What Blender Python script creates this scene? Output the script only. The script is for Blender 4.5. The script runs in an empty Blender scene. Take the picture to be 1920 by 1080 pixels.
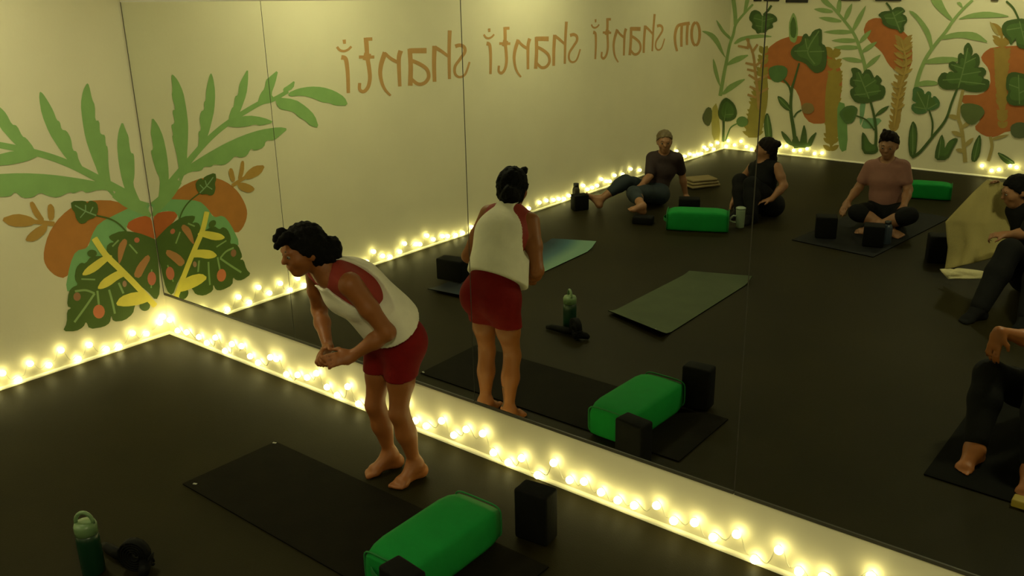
import bpy, bmesh, math, random
import numpy as np
from mathutils import Vector, Matrix
from mathutils.geometry import tessellate_polygon

random.seed(7)
SC = bpy.context.scene
COL = SC.collection

# ------------------------------------------------------------------ camera
CAM = np.array([5.188, -2.882, 2.15]); YAW, PITCH, ROLL, F = 0.68388, 0.33029, -0.0200, 1730.0
_fw = np.array([-math.sin(YAW)*math.cos(PITCH), math.cos(YAW)*math.cos(PITCH), -math.sin(PITCH)])
_r = np.cross(_fw, [0, 0, 1]); _r /= np.linalg.norm(_r); _u = np.cross(_r, _fw)
_c, _s = math.cos(ROLL), math.sin(ROLL)
CR, CU = _c*_r + _s*_u, -_s*_r + _c*_u
LEN = 7.74                       # mirror wall to mural wall
ROOM_W = 7.0
ROOM_H = 2.65

def ray(px, py):
    return _fw + CR*(px-960)/F + CU*(540-py)/F
def wall_left_pt(px, py):        # where a sight line meets the left wall (y, z); sight lines by way of the mirror fold back
    d = ray(px, py); t = (0-CAM[0])/d[0]; P = CAM + t*d
    return (-abs(P[1]), P[2])
def wall_back_pt(px, py):        # sight line by way of the mirror to the mural wall (x, z)
    d = ray(px, py); t = (LEN-CAM[1])/d[1]; P = CAM + t*d
    return (P[0], P[2])
def flo(px, py, z=0.0):          # sight line to a level plane, folded back by the mirror
    d = ray(px, py); t = (z-CAM[2])/d[2]; P = CAM + t*d
    return Vector((P[0], -abs(P[1]), z))
def R(px, py, y):                # sight line by way of the mirror to depth y
    d = ray(px, py); t = (y-CAM[1])/d[1]; P = CAM + t*d
    return np.array([P[0], -P[1], P[2]])

cam = bpy.data.cameras.new('camera'); co = bpy.data.objects.new('camera', cam); COL.objects.link(co)
cam.sensor_width = 36; cam.lens = 36*F/1920; cam.clip_start = .02
M = Matrix.Identity(4)
for i in range(3):
    M[i][0] = CR[i]; M[i][1] = CU[i]; M[i][2] = -_fw[i]; M[i][3] = CAM[i]
co.matrix_world = M
SC.camera = co

# ------------------------------------------------------------------ materials
def lin(c):
    c = c/255.0
    return c/12.92 if c <= .04045 else ((c+.055)/1.055)**2.4
WALL_ALB = (.74, .69, .50)
WALL_LIN = (.33, .29, .105)
def paint_col(c):                # pigment that looks like c under the room's yellow light
    return tuple(min(.85, max(.004, lin(v)*a/w)) for v, a, w in zip(c, WALL_ALB, WALL_LIN))
def mat(name, col, rough=.6, noise=.0, scale=8., bump=0., metal=0., spec=.5, bscale=60.):
    m = bpy.data.materials.new(name); m.use_nodes = True
    nt = m.node_tree; b = nt.nodes['Principled BSDF']
    b.inputs['Base Color'].default_value = (*col, 1); b.inputs['Roughness'].default_value = rough
    b.inputs['Metallic'].default_value = metal; b.inputs['Specular IOR Level'].default_value = spec
    tc = nt.nodes.new('ShaderNodeTexCoord')
    if noise:
        n = nt.nodes.new('ShaderNodeTexNoise'); n.inputs['Scale'].default_value = scale; n.inputs['Detail'].default_value = 4
        nt.links.new(tc.outputs['Object'], n.inputs['Vector'])
        mr = nt.nodes.new('ShaderNodeMapRange'); mr.inputs['To Min'].default_value = 1-noise; mr.inputs['To Max'].default_value = 1+noise
        mr.inputs['From Min'].default_value = .25; mr.inputs['From Max'].default_value = .75
        nt.links.new(n.outputs['Fac'], mr.inputs['Value'])
        mx = nt.nodes.new('ShaderNodeVectorMath'); mx.operation = 'SCALE'; mx.inputs[0].default_value = col
        nt.links.new(mr.outputs['Result'], mx.inputs['Scale']); nt.links.new(mx.outputs['Vector'], b.inputs['Base Color'])
    if bump:
        n2 = nt.nodes.new('ShaderNodeTexNoise'); n2.inputs['Scale'].default_value = bscale; n2.inputs['Detail'].default_value = 3
        nt.links.new(tc.outputs['Object'], n2.inputs['Vector'])
        bp = nt.nodes.new('ShaderNodeBump'); bp.inputs['Strength'].default_value = bump; bp.inputs['Distance'].default_value = .01
        nt.links.new(n2.outputs['Fac'], bp.inputs['Height']); nt.links.new(bp.outputs['Normal'], b.inputs['Normal'])
    return m
def emit(name, col, strength):
    m = bpy.data.materials.new(name); m.use_nodes = True; nt = m.node_tree
    b = nt.nodes['Principled BSDF']; b.inputs['Base Color'].default_value = (.8, .75, .6, 1)
    b.inputs['Emission Color'].default_value = (*col, 1); b.inputs['Emission Strength'].default_value = strength
    return m
M_WALL = mat('cream_wall_paint', WALL_ALB, .7, .03, 3., .05)
M_CEIL = mat('ceiling_paint', (.72, .70, .62), .8, .02, 3.)
M_FLOOR = mat('dark_rubber_floor', (.0135, .0108, .0028), .55, .22, 1.5, .12, spec=.3, bscale=180.)
M_FLOOR.node_tree.nodes['Principled BSDF'].inputs['IOR'].default_value = 1.22
M_TRIM = mat('white_trim_paint', (.8, .76, .6), .4, .03, 4.)
M_CHAN = mat('mirror_channel', (.55, .53, .46), .4, .05, 6.)
M_SEAM = mat('mirror_edge', (.05, .045, .03), .5, .05, 9.)
M_GLASS = mat('mirror_silver', (.86, .885, .81), .0, 0, metal=1.)
M_BULB = emit('bulb_glow', (1., .90, .36), 5.6)
M_WIRE = mat('light_wire', (.55, .52, .38), .4, .05, 20.)
M_LAMPF = mat('lamp_rim', (.7, .7, .68), .4, .03, 6.)
M_BLACK = mat('black_foam', (.0026, .0026, .0022), .75, .3, 30., .1, spec=.12)
M_BOL = mat('green_canvas', (.002, .190, .026), .8, .08, 14., .15, spec=.2, bscale=300.)
M_BOLP = mat('green_piping', (.012, .14, .03), .7, .05, 30., spec=.2)
M_DARKMAT = mat('dark_brown_mat', (.0055, .0042, .0018), .8, .25, 10., .15, spec=.08, bscale=220.)
M_BLKMAT = mat('black_mat', (.0028, .0028, .002), .8, .25, 10., .15, spec=.06, bscale=220.)
M_GRNMAT = mat('moss_green_mat', (.040, .055, .022), .7, .15, 6., .15, spec=.25, bscale=220.)
M_UNDER = mat('mat_underside', (.002, .002, .002), .85, .2, 20., spec=.05)
M_TAG = mat('pale_tag', (.3, .3, .25), .5, .05, 40.)
M_NAVYMAT = mat('navy_mat', (.0055, .006, .0068), .8, .2, 10., .1, spec=.2, bscale=220.)

# ------------------------------------------------------------------ object helpers
def link(name, me, m, parent=None, smooth=False):
    o = bpy.data.objects.new(name, me); COL.objects.link(o)
    for x in (m if isinstance(m, (list, tuple)) else [m]): me.materials.append(x)
    if parent is not None: o.parent = parent; o.matrix_parent_inverse = Matrix.Translation(-parent.location) if parent.type == 'EMPTY' else Matrix.Identity(4)
    if smooth:
        for p in me.polygons: p.use_smooth = True
    return o
def obj(name, bm, m, parent=None, smooth=False):
    me = bpy.data.meshes.new(name); bmesh.ops.recalc_face_normals(bm, faces=bm.faces[:]); bm.to_mesh(me); bm.free()
    return link(name, me, m, parent, smooth)
def tag(o, label, cat, group=None):
    o['label'] = label; o['category'] = cat
    if group: o['group'] = group
    return o
def thing(name, label, cat, loc=(0, 0, 0), group=None):
    o = bpy.data.objects.new(name, None); COL.objects.link(o); o.location = Vector(loc); o.empty_display_size = .1
    return tag(o, label, cat, group)
def struct(o): o['kind'] = 'structure'; return o

def bx(bm, lo, hi, bev=0., seg=2):
    r = bmesh.ops.create_cube(bm, size=1); vs = r['verts']
    for v in vs: v.co = Vector([(lo[i]+hi[i])/2 + v.co[i]*(hi[i]-lo[i]) for i in range(3)])
    if bev: bmesh.ops.bevel(bm, geom=[e for e in bm.edges if all(v in vs for v in e.verts)], offset=bev, segments=seg, affect='EDGES', profile=.5)
def box(name, lo, hi, m, parent=None, bev=0., seg=2):
    bm = bmesh.new(); bx(bm, lo, hi, bev, seg); return obj(name, bm, m, parent, bev > 0 and seg > 2)
def tube(bm, pts, r, n=8, cap=True):
    pts = [Vector(p) for p in pts]; rs = r if isinstance(r, (list, tuple)) else [r]*len(pts)
    rings = []; up = Vector((0, 0, 1))
    for i, p in enumerate(pts):
        d = (pts[min(i+1, len(pts)-1)] - pts[max(i-1, 0)]).normalized()
        if abs(d.dot(up)) > .95: up = Vector((1, 0, 0)) if abs(d.x) < .9 else Vector((0, 1, 0))
        a = d.cross(up).normalized(); b = a.cross(d); up = b
        rings.append([bm.verts.new(p + a*rs[i]*math.cos(2*math.pi*k/n) + b*rs[i]*math.sin(2*math.pi*k/n)) for k in range(n)])
    for A, B in zip(rings, rings[1:]):
        for k in range(n): bm.faces.new((A[k], A[(k+1) % n], B[(k+1) % n], B[k]))
    if cap: bm.faces.new(rings[0]); bm.faces.new(rings[-1])
def lathe(bm, prof, c=(0, 0, 0), n=24, cap=True):
    rings = [[bm.verts.new((c[0]+r*math.cos(2*math.pi*k/n), c[1]+r*math.sin(2*math.pi*k/n), c[2]+z)) for k in range(n)] for r, z in prof]
    for A, B in zip(rings, rings[1:]):
        for k in range(n): bm.faces.new((A[k], A[(k+1) % n], B[(k+1) % n], B[k]))
    if cap: bm.faces.new(rings[0]); bm.faces.new(rings[-1])

# ------------------------------------------------------------------ room
struct(box('floor', (-.1, -LEN-.1, -.1), (ROOM_W+.1, .12, 0), M_FLOOR))
struct(box('ceiling', (-.1, -LEN-.1, ROOM_H), (ROOM_W+.1, .12, ROOM_H+.1), M_CEIL))
struct(box('wall_left', (-.12, -LEN-.1, 0), (0, .12, ROOM_H), M_WALL))
struct(box('wall_front', (0, .006, 0), (ROOM_W, .12, ROOM_H), M_WALL))
struct(box('wall_back', (0, -LEN-.1, 0), (ROOM_W, -LEN, ROOM_H), M_WALL))
struct(box('wall_right', (ROOM_W, -LEN-.1, 0), (ROOM_W+.12, .12, ROOM_H), M_WALL))
def quarter(name, pts, w=.014, h=.016):     # small bead where wall meets floor
    bm = bmesh.new(); (x0, y0, nx, ny), (x1, y1, _, _) = pts
    pr = [(0, 0)] + [(w*math.cos(a), h*math.sin(a)) for a in [k*math.pi/2/5 for k in range(6)]]
    A = [bm.verts.new((x0+nx*q[0], y0+ny*q[0], q[1])) for q in pr]; B = [bm.verts.new((x1+nx*q[0], y1+ny*q[0], q[1])) for q in pr]
    for k in range(len(pr)): bm.faces.new((A[k], A[(k+1) % len(pr)], B[(k+1) % len(pr)], B[k]))
    bm.faces.new(A); bm.faces.new(B)
    return struct(obj(name, bm, M_TRIM))
quarter('baseboard_left', [(0, 0, 1, 0), (0, -LEN, 1, 0)])
quarter('baseboard_front', [(0, .006, 0, -1), (ROOM_W, .006, 0, -1)])
quarter('baseboard_back', [(0, -LEN, 0, 1), (ROOM_W, -LEN, 0, 1)])
quarter('baseboard_right', [(ROOM_W, 0, -1, 0), (ROOM_W, -LEN, -1, 0)])

# mirror panels
ZB, ZT, PW = .2734, 2.030, 1.301
mlabels = ['mirror panel in the corner, reflecting the palm frond mural', 'second mirror panel from the corner, behind the bending woman',
           'mirror panel reflecting the seated people by the far wall', 'mirror panel reflecting the person unfolding a beige blanket',
           'rightmost mirror panel at the far end of the mirror row']
def slab(name, x0, x1, y0, y1, z0, za, zb, m, parent):      # panel whose top edge runs from za to zb
    bm = bmesh.new(); bx(bm, (x0, y0, z0), (x1, y1, 1))
    for v in bm.verts:
        if v.co.z > .9: v.co.z = za if v.co.x < (x0+x1)/2 else zb
    return obj(name, bm, m, parent)
for i in range(5):
    t = thing('mirror_panel', mlabels[i], 'mirror', (i*PW, 0, ZB), 'mirror panels on the front wall')
    x0, x1 = i*PW+(.011 if i == 0 else .0022), (i+1)*PW-.0022; za, zb = ZT+.0085*x0, ZT+.0085*x1
    slab('mirror_glass', x0, x1, 0, .005, ZB, za, zb, M_GLASS, t)
    slab('backing', i*PW+.0002, (i+1)*PW-.0002, .0012, .0058, ZB, za, zb, M_SEAM, t)
    bm = bmesh.new(); bx(bm, (x0, -.003, 0), (x1, .0058, 1))
    for v in bm.verts: v.co.z = (za if v.co.x < (x0+x1)/2 else zb)+(.008 if v.co.z > .5 else -.003)
    obj('top_channel', bm, M_CHAN, t)
    box('bottom_channel', (x0, -.004, ZB-.010), (x1, .0058, ZB+.003), M_SEAM, t)

# dim ceiling lamps (unseen above the frame, places guessed; last one added to brighten the mirror wall)
LAMPS = [(.85, -1.35, 35), (.75, -3.7, 33), (.9, -6.2, 15), (2.9, -6.9, 27), (5.0, -6.8, 27), (4.9, -2.5, 66)]
lampwhere = ['near the mirror and left wall', 'over the left wall lettering', 'near the left end of the mural wall', 'over the middle of the mural wall', 'near the right end of the mural wall', 'added at right to brighten the wall under the mirror']
for (x, y, e_), w in zip(LAMPS, lampwhere):
    t = thing('ceiling_light', 'round flush white ceiling light, dimmed, '+w, 'lamp', (x, y, ROOM_H), 'dimmed ceiling lights')
    bm = bmesh.new(); lathe(bm, [(.17, 0), (.17, -.035), (.155, -.045), (.15, -.03), (.15, 0)], (x, y, ROOM_H)); obj('rim', bm, M_LAMPF, t)
    bm = bmesh.new(); lathe(bm, [(.149, -.03), (.14, -.05), (.10, -.062), (.04, -.068), (.002, -.069)], (x, y, ROOM_H)); obj('diffuser', bm, emit('ceiling_diffuser', (1., .95, .53), e_), t, True)
# ------------------------------------------------------------------ wall paintings
def chaikin(p, it=2, q=.22):
    for _ in range(it):
        o = []
        for i in range(len(p)):
            a, b = p[i], p[(i+1) % len(p)]
            o += [(a[0]*(1-q)+b[0]*q, a[1]*(1-q)+b[1]*q), (a[0]*q+b[0]*(1-q), a[1]*q+b[1]*(1-q))]
        p = o
    return p
def spline(p, n=6):
    if len(p) < 3: return p
    o = []
    for i in range(len(p)-1):
        p0, p1, p2, p3 = p[max(i-1, 0)], p[i], p[i+1], p[min(i+2, len(p)-1)]
        for k in range(n):
            t = k/n
            o.append(tuple(.5*(2*b+(c-a)*t+(2*a-5*b+4*c-d)*t*t+(3*b-a-3*c+d)*t**3) for a, b, c, d in zip(p0, p1, p2, p3)))
    return o+[p[-1]]
def ribbon(p, w0, w1=None, n=6):        # outline of a brush stroke
    w1 = w0 if w1 is None else w1; s = spline(p, n); L, Rr = [], []
    for i, q in enumerate(s):
        a, b = s[max(i-1, 0)], s[min(i+1, len(s)-1)]; dx, dy = b[0]-a[0], b[1]-a[1]; l = math.hypot(dx, dy) or 1
        w = (w0+(w1-w0)*i/(len(s)-1))/2
        L.append((q[0]-dy/l*w, q[1]+dx/l*w)); Rr.append((q[0]+dy/l*w, q[1]-dx/l*w))
    return L+Rr[::-1]
def ell(cx, cy, rx, ry, n=16): return [(cx+rx*math.cos(2*math.pi*k/n), cy+ry*math.sin(2*math.pi*k/n)) for k in range(n)]
def leaflet(base, tip, w, bend=0.):     # pointed leaf between two points
    bx_, by_ = base; dx, dy = tip[0]-bx_, tip[1]-by_; l = math.hypot(dx, dy); nx, ny = -dy/l, dx/l
    A, B = [], []
    for k in range(9):
        t = k/8; h = w/2*math.sin(math.pi*min(1, t*.92+.08))**.8 if k < 8 else 0; c = bend*4*t*(1-t)
        A.append((bx_+dx*t+nx*(c+h), by_+dy*t+ny*(c+h))); B.append((bx_+dx*t+nx*(c-h), by_+dy*t+ny*(c-h)))
    return A+B[::-1]
_pm = {}
def paint(c):
    if c not in _pm: _pm[c] = mat('wall_paint_%d_%d_%d' % c, paint_col(c), .7, .07, 12.)
    return _pm[c]
_layer = [0]
def topx(P):
    v = np.array(P)-CAM; z = v@_fw; return (960+F*(v@CR)/z, 540-F*(v@CU)/z)
_ca, _cb = topx((0, LEN, 0)), topx((0, LEN, 2))
def halfclip(pl, right):                # part of an outline right or left of the room corner seen in the mirror
    f = lambda p: ((p[0]-_ca[0])*(_cb[1]-_ca[1])-(p[1]-_ca[1])*(_cb[0]-_ca[0]))*(-1 if right else 1)
    o = []
    for i in range(len(pl)):
        p, q = pl[i], pl[(i+1) % len(pl)]; a, b_ = f(p), f(q)
        if a >= 0: o.append(p)
        if (a >= 0) != (b_ >= 0): t = a/(a-b_); o.append((p[0]+(q[0]-p[0])*t, p[1]+(q[1]-p[1])*t))
    return o if len(o) > 2 else []
def painted(name, polys, c, to, side, parent, smooth=1, keep=False, veins=None):
    """flat paint on a wall; polys in picture pixels are carried to their place on the wall"""
    if not keep: _layer[0] += 1
    h = .0006+.00013*_layer[0]
    if isinstance(veins, tuple): veins = [veins]
    if side == 'back' and name in ('monstera_leaf', 'heart_leaf', 'leaf_blade') and len(polys[0]) > 5:   # paler middle of each leaf
        q = chaikin(polys[0], smooth) if smooth else polys[0]; cx, cy = sum(p[0] for p in q)/len(q), sum(p[1] for p in q)/len(q)
        veins = [((54, 74, 20), [[(cx+(x-cx)*.70, cy+(y-cy)*.70) for x, y in q]])]+(veins or [])
    if side == 'back':                  # outlines that turn the room corner are shared between the two walls
        A = [[halfclip(chaikin(pl, smooth) if smooth else pl, r) for pl in polys] for r in (True, False)]
        for r, (sd, par, fn) in enumerate([('back', parent, wall_back_pt), ('left', CM, wall_left_pt)]):
            if any(A[r]): painted(name, [p for p in A[r] if p], c, fn, 'left' if sd == 'left' else 'rear', par, 0, True, [(vc, [p for p in (halfclip(s, not r) for s in st) if p]) for vc, st in veins] if veins else None)
        return
    bm = bmesh.new(); mats = [paint(c)]
    def add(pl, hh, mi): add2(pl, hh, mi, to, side)
    def add2(pl, hh, mi, to, side):
        if not pl: return
        q = [to(*p) for p in pl]
        v3 = [Vector((a, b, 0)) for a, b in q]
        vs = [bm.verts.new((hh, a, b) if side == 'left' else (a, -LEN+hh, b)) for a, b in q]
        for t in tessellate_polygon([v3]):
            try: f = bm.faces.new([vs[i] for i in t]); f.material_index = mi
            except ValueError: pass
    for n_, pl in enumerate(polys): add(chaikin(pl, smooth) if smooth else pl, h+.000012*n_, 0)
    if veins:
        for k_, (vc, strokes) in enumerate(veins):
            mats.append(paint(vc))
            for n_, s in enumerate(strokes): add(s, h+.00005+.00003*k_+.000002*n_, 1+k_)
    me = bpy.data.meshes.new(name); bm.normal_update()
    for f in bm.faces:
        if f.normal.x+f.normal.y < 0: f.normal_flip()
    bm.to_mesh(me); bm.free()
    return link(name, me, mats, parent)

LG = (94, 120, 48); DG = (52, 68, 12); OR = (128, 80, 20); GO = (186, 150, 42); BR = (126, 94, 28); VE = (96, 114, 48); WG = (86, 120, 54)
LM = thing('plant_mural', 'painted mural of green palm fronds over orange shapes on the left wall by the corner', 'mural', (0, -.5, .8))
def PL(name, polys, c, **k): return painted(name, polys, c, wall_left_pt, 'left', LM, **k)
PL('orange_shape', [[(255, 392), (215, 376), (180, 375), (150, 380), (125, 395), (105, 415), (90, 440), (82, 470), (82, 490), (90, 505), (105, 518), (122, 522), (140, 500), (160, 470), (180, 430), (240, 420)]], OR)
PL('orange_shape', [[(286, 402), (256, 408), (235, 420), (240, 430), (275, 446), (293, 456)]], (134, 66, 14))
PL('green_wash', [[(286, 385), (262, 380), (225, 398), (185, 418), (172, 440), (165, 465), (142, 470), (131, 495), (122, 545), (140, 548), (200, 520), (240, 450), (236, 420), (258, 406), (288, 404)]], WG)
PL('palm_stem', [ribbon([(303, 362), (349, 308), (389, 263), (428, 230), (484, 195), (511, 187), (540, 171)], 13, 7)], LG)
PL('palm_stem', [ribbon([(286, 396), (262, 388), (238, 378), (215, 362)], 26, 18)], LG)
leafs = [
 [(229, 227), (222, 245), (219, 270), (222, 305), (229, 340), (238, 366), (250, 390), (270, 390), (258, 368), (249, 345), (252, 330), (252, 310), (251, 288), (245, 287), (242, 270), (241, 256), (236, 245)],
 [(163, 155), (155, 170), (151, 195), (154, 225), (160, 260), (170, 290), (182, 320), (190, 345), (220, 378), (214, 365), (207, 340), (203, 310), (202, 276), (198, 272), (197, 253), (190, 252), (187, 248), (186, 226), (178, 226), (178, 198), (172, 185), (167, 160)],
 [(74, 171), (73, 185), (78, 215), (92, 250), (108, 275), (122, 295), (138, 312), (162, 330), (190, 345), (160, 322), (147, 300), (144, 284), (136, 282), (133, 260), (125, 245), (115, 243), (112, 228), (106, 225), (100, 208), (90, 190), (80, 175)],
 [(465, 127), (465, 152), (462, 177), (451, 207), (447, 214), (430, 230), (428, 222), (434, 203), (438, 200), (440, 181), (446, 178), (448, 160), (452, 150)],
 [(522, 130), (516, 156), (508, 177), (514, 184), (488, 198), (482, 194), (488, 175), (496, 166), (498, 150), (504, 145)],
 [(553, 150), (550, 166), (532, 174), (530, 166), (540, 160)],
 [(540, 174), (558, 166), (581, 162), (604, 163), (627, 170), (646, 182), (653, 198), (627, 198), (618, 193), (604, 192), (586, 184), (567, 179), (542, 181)],
 [(515, 182), (553, 186), (574, 200), (590, 216), (598, 240), (581, 236), (572, 226), (558, 219), (552, 211), (539, 207), (525, 205), (518, 196)],
 [(424, 236), (437, 222), (465, 216), (493, 220), (515, 229), (488, 236), (478, 233), (464, 237), (442, 239)],
 [(340, 318), (384, 290), (419, 270), (454, 254), (488, 243), (523, 238), (540, 241), (525, 254), (514, 263), (498, 263), (495, 276), (477, 283), (470, 278), (463, 292), (451, 296), (440, 292), (430, 303), (419, 310), (400, 308), (396, 313), (382, 312), (378, 320), (356, 322), (336, 334)]]
for lf in leafs: PL('palm_leaf', [lf], LG)
PL('orange_sprig', [ribbon([(30, 414), (68, 416), (102, 420)], 7, 9), [(0, 410), (30, 400), (55, 405), (70, 415), (55, 425), (20, 425)], [(54, 380), (62, 377), (72, 395), (84, 413), (75, 416), (62, 402)], [(88, 386), (95, 381), (102, 390), (101, 412), (90, 414)], [(46, 452), (52, 440), (70, 425), (90, 418), (86, 436), (65, 453)]], BR)
PL('monstera_leaf', [[(132, 377), (160, 376), (163, 382), (168, 375), (182, 380), (184, 395), (178, 408), (165, 412), (160, 418), (150, 420), (142, 410), (140, 398), (134, 392)]], DG, veins=((92, 112, 56), [ribbon([(140, 385), (160, 396), (180, 404)], 2.5), ribbon([(160, 396), (160, 384)], 2), ribbon([(160, 396), (150, 408)], 2), ribbon([(168, 400), (174, 388)], 2)]))
PL('leaf_stalk', [ribbon([(180, 404), (205, 410), (225, 422), (246, 446)], 3)], DG)
PL('monstera_leaf', [[(203, 442), (228, 432), (258, 436), (280, 444), (293, 450), (297, 500), (300, 548), (292, 564), (275, 545), (240, 520), (215, 495), (200, 478), (199, 462), (206, 455), (214, 454), (206, 449)]], DG,
   veins=(VE, [ribbon([(242, 458), (257, 475)], 3), ribbon([(210, 462), (222, 450)], 3), ribbon([(284, 505), (283, 540)], 2.5)]))
PL('monstera_leaf', [[(117, 621), (125, 605), (125, 582), (134, 577), (125, 574), (128, 547), (136, 538), (146, 534), (139, 522), (142, 502), (151, 492), (160, 494), (170, 480), (200, 480), (222, 505), (240, 520), (264, 548), (252, 574), (249, 588), (233, 601), (212, 603), (208, 590), (206, 605), (194, 613), (167, 617), (161, 602), (156, 613), (142, 621)]], DG,
   veins=(VE, [ribbon([(139, 604), (160, 575), (177, 550)], 4), ribbon([(177, 550), (160, 544), (140, 546)], 4), ribbon([(182, 545), (185, 572)], 4), ribbon([(204, 543), (210, 565), (215, 588)], 4), ribbon([(222, 530), (231, 550)], 4), ribbon([(152, 523), (178, 524)], 3)]))
PL('leaf_dot', [ell(271, 573, 10, 10)], DG, smooth=0)
PL('leaf_dot', [ell(185, 584, 11, 13)], (150, 82, 36), smooth=0); PL('leaf_dot', [ell(144, 556, 7, 8)], (110, 74, 34), smooth=0)
PL('leaf_dot', [ell(284, 522, 8, 13)], (140, 76, 38), smooth=0); PL('leaf_dot', [ell(256, 450, 5, 5)], (140, 76, 38), smooth=0); PL('leaf_dot', [ell(233, 532, 4, 6)], (120, 90, 50), smooth=0)
PL('leaf_dot', [ell(172, 475, 9, 7)], DG, smooth=0)
PL('brown_leaf', [[(220, 478), (221, 460), (232, 446), (239, 452), (232, 472), (227, 488), (222, 496)], [(249, 518), (257, 497), (276, 476), (282, 484), (272, 502), (262, 522)]], (128, 86, 34))
PL('gold_branch', [ribbon([(176, 446), (196, 476), (222, 502), (250, 530), (291, 574)], 12, 11), [(152, 516), (160, 503), (180, 488), (200, 476), (212, 480), (198, 492), (180, 508), (163, 516)], [(181, 541), (190, 525), (210, 512), (228, 504), (240, 514), (220, 524), (205, 536), (190, 542)], [(215, 572), (225, 556), (250, 547), (275, 548), (285, 562), (262, 571), (235, 575)]], GO)

BM = thing('jungle_mural', 'painted jungle mural of monstera, ferns and orange shapes across the back wall', 'mural', (2.0, -LEN, .9))
CM = thing('corner_mural', 'painted fern and heart shaped leaves at the far end of the left wall', 'mural', (0, -LEN+.2, .8))
def PB(name, polys, c, **k): return painted(name, polys, c, wall_back_pt, 'back', BM, **k)
LB = (98, 114, 48); DB = (46, 62, 16); OB = (126, 70, 20); GB = (114, 90, 26); VB = (76, 92, 36)
_layer[0] = 0
PB('orange_shape', [[(1423, 140), (1428, 110), (1440, 90), (1460, 75), (1485, 67), (1510, 68), (1540, 85), (1560, 100), (1575, 125), (1580, 150), (1575, 190), (1565, 225), (1545, 232), (1520, 232), (1505, 215), (1500, 185), (1490, 165), (1470, 155), (1445, 150)]], OB)
PB('orange_shape', [[(1618, 60), (1625, 40), (1640, 33), (1655, 35), (1690, 55), (1705, 70), (1711, 95), (1710, 120), (1700, 133), (1680, 135), (1665, 120), (1655, 100), (1645, 90), (1632, 80)]], OB)
PB('orange_shape', [[(1838, 110), (1845, 98), (1860, 88), (1920, 85), (1975, 90), (1985, 180), (1960, 240), (1890, 245), (1865, 258), (1845, 255), (1825, 240), (1840, 225), (1830, 205), (1800, 190), (1802, 178), (1840, 178), (1858, 160), (1855, 130)]], OB)
def frond(st, l0, l1, n, w, lean=-10):
    s_ = spline(st, 8); o = [ribbon(st, 5, 5)]
    for k in range(n):
        p = s_[int((len(s_)-1)*k/(n-1))]; L = l0+(l1-l0)*k/(n-1)
        o += [leaflet(p, (p[0]+q*L, p[1]+lean), w) for q in (-1, 1)]
    return o
PB('gold_frond', [[(1424, 150), (1434, 128), (1440, 150), (1440, 190), (1433, 225), (1426, 258), (1397, 258), (1402, 215), (1412, 180)]]+frond([(1432, 96), (1428, 150), (1420, 200), (1412, 256)], 8, 20, 17, 8), (106, 94, 26))
PB('gold_frond', [[(1560, 128), (1572, 135), (1576, 190), (1572, 250), (1560, 278), (1549, 262), (1546, 200), (1550, 150)]]+frond([(1562, 98), (1566, 150), (1562, 210), (1558, 282)], 14, 15, 18, 9), (110, 92, 22))
PB('gold_frond', [[(1686, 130), (1700, 128), (1694, 160), (1690, 200), (1688, 236), (1672, 240), (1676, 200), (1682, 160)]]+frond([(1694, 78), (1696, 110), (1688, 165), (1682, 205), (1676, 246)], 17, 10, 17, 7, -13), (116, 92, 30))
PB('gold_frond', [[(1866, 90), (1890, 88), (1890, 150), (1886, 200), (1880, 228), (1870, 190), (1864, 120)]]+frond([(1878, 56), (1879, 110), (1878, 170), (1880, 240)], 20, 9, 18, 9, -13), GB)
PB('gold_wash', [[(1333, 205), (1345, 190), (1352, 262), (1335, 264)]], (122, 112, 38))
PB('green_wash', [[(1570, 190), (1587, 195), (1590, 280), (1576, 286), (1570, 250)]], (78, 104, 40))
PB('green_wash', [[(1612, 190), (1624, 190), (1620, 218), (1612, 240)], [(1614, 241), (1620, 221), (1657, 222), (1640, 241)]], (84, 112, 56))
PB('fern_stem', [ribbon([(1350, 180), (1357, 140), (1362, 115), (1368, 85), (1375, 65), (1380, 45), (1395, 26), (1412, 8)], 7, 4)], LB)
for lf in [[(1314, 58), (1325, 58), (1338, 63), (1348, 75), (1357, 100), (1361, 110), (1350, 96), (1340, 80), (1328, 66)], [(1341, 35), (1350, 45), (1358, 58), (1372, 71), (1372, 77), (1358, 66), (1349, 55)], [(1370, -8), (1378, -8), (1382, 20), (1383, 45), (1376, 52), (1375, 25)], [(1398, -6), (1407, -6), (1401, 18), (1393, 32)],
  [(1375, 82), (1385, 71), (1405, 66), (1430, 64), (1452, 69), (1425, 71), (1395, 75), (1380, 83)], [(1360, 124), (1370, 112), (1385, 104), (1407, 102), (1390, 114), (1375, 120)], [(1336, 107), (1342, 120), (1348, 145), (1351, 165), (1343, 150), (1337, 130)], [(1352, 176), (1365, 160), (1385, 150), (1400, 147), (1385, 160), (1368, 172), (1356, 178)]]: PB('fern_leaf', [lf], LB)
PB('leaf_blade', [[(1488, 22), (1494, 35), (1497, 60), (1492, 82), (1480, 76), (1479, 45), (1483, 32)]], LB)
PB('fern_stem', [ribbon([(1540, -8), (1560, 12), (1580, 35), (1597, 57), (1607, 76), (1614, 97), (1621, 120), (1624, 140)], 5, 7)], LB)
for b, t in [((1562, 22), (1526, 17)), ((1578, 40), (1535, 33)), ((1602, 60), (1544, 60)), ((1610, 76), (1559, 76)), ((1613, 89), (1562, 89)), ((1618, 115), (1578, 109)), ((1572, 28), (1575, -6)), ((1583, 40), (1598, 6)), ((1598, 60), (1624, 10)), ((1612, 80), (1634, 56)), ((1616, 98), (1645, 78)), ((1622, 128), (1652, 102)), ((1560, 14), (1536, -6))]: PB('fern_leaf', [leaflet(b, t, 9)], LB, smooth=0)
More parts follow.
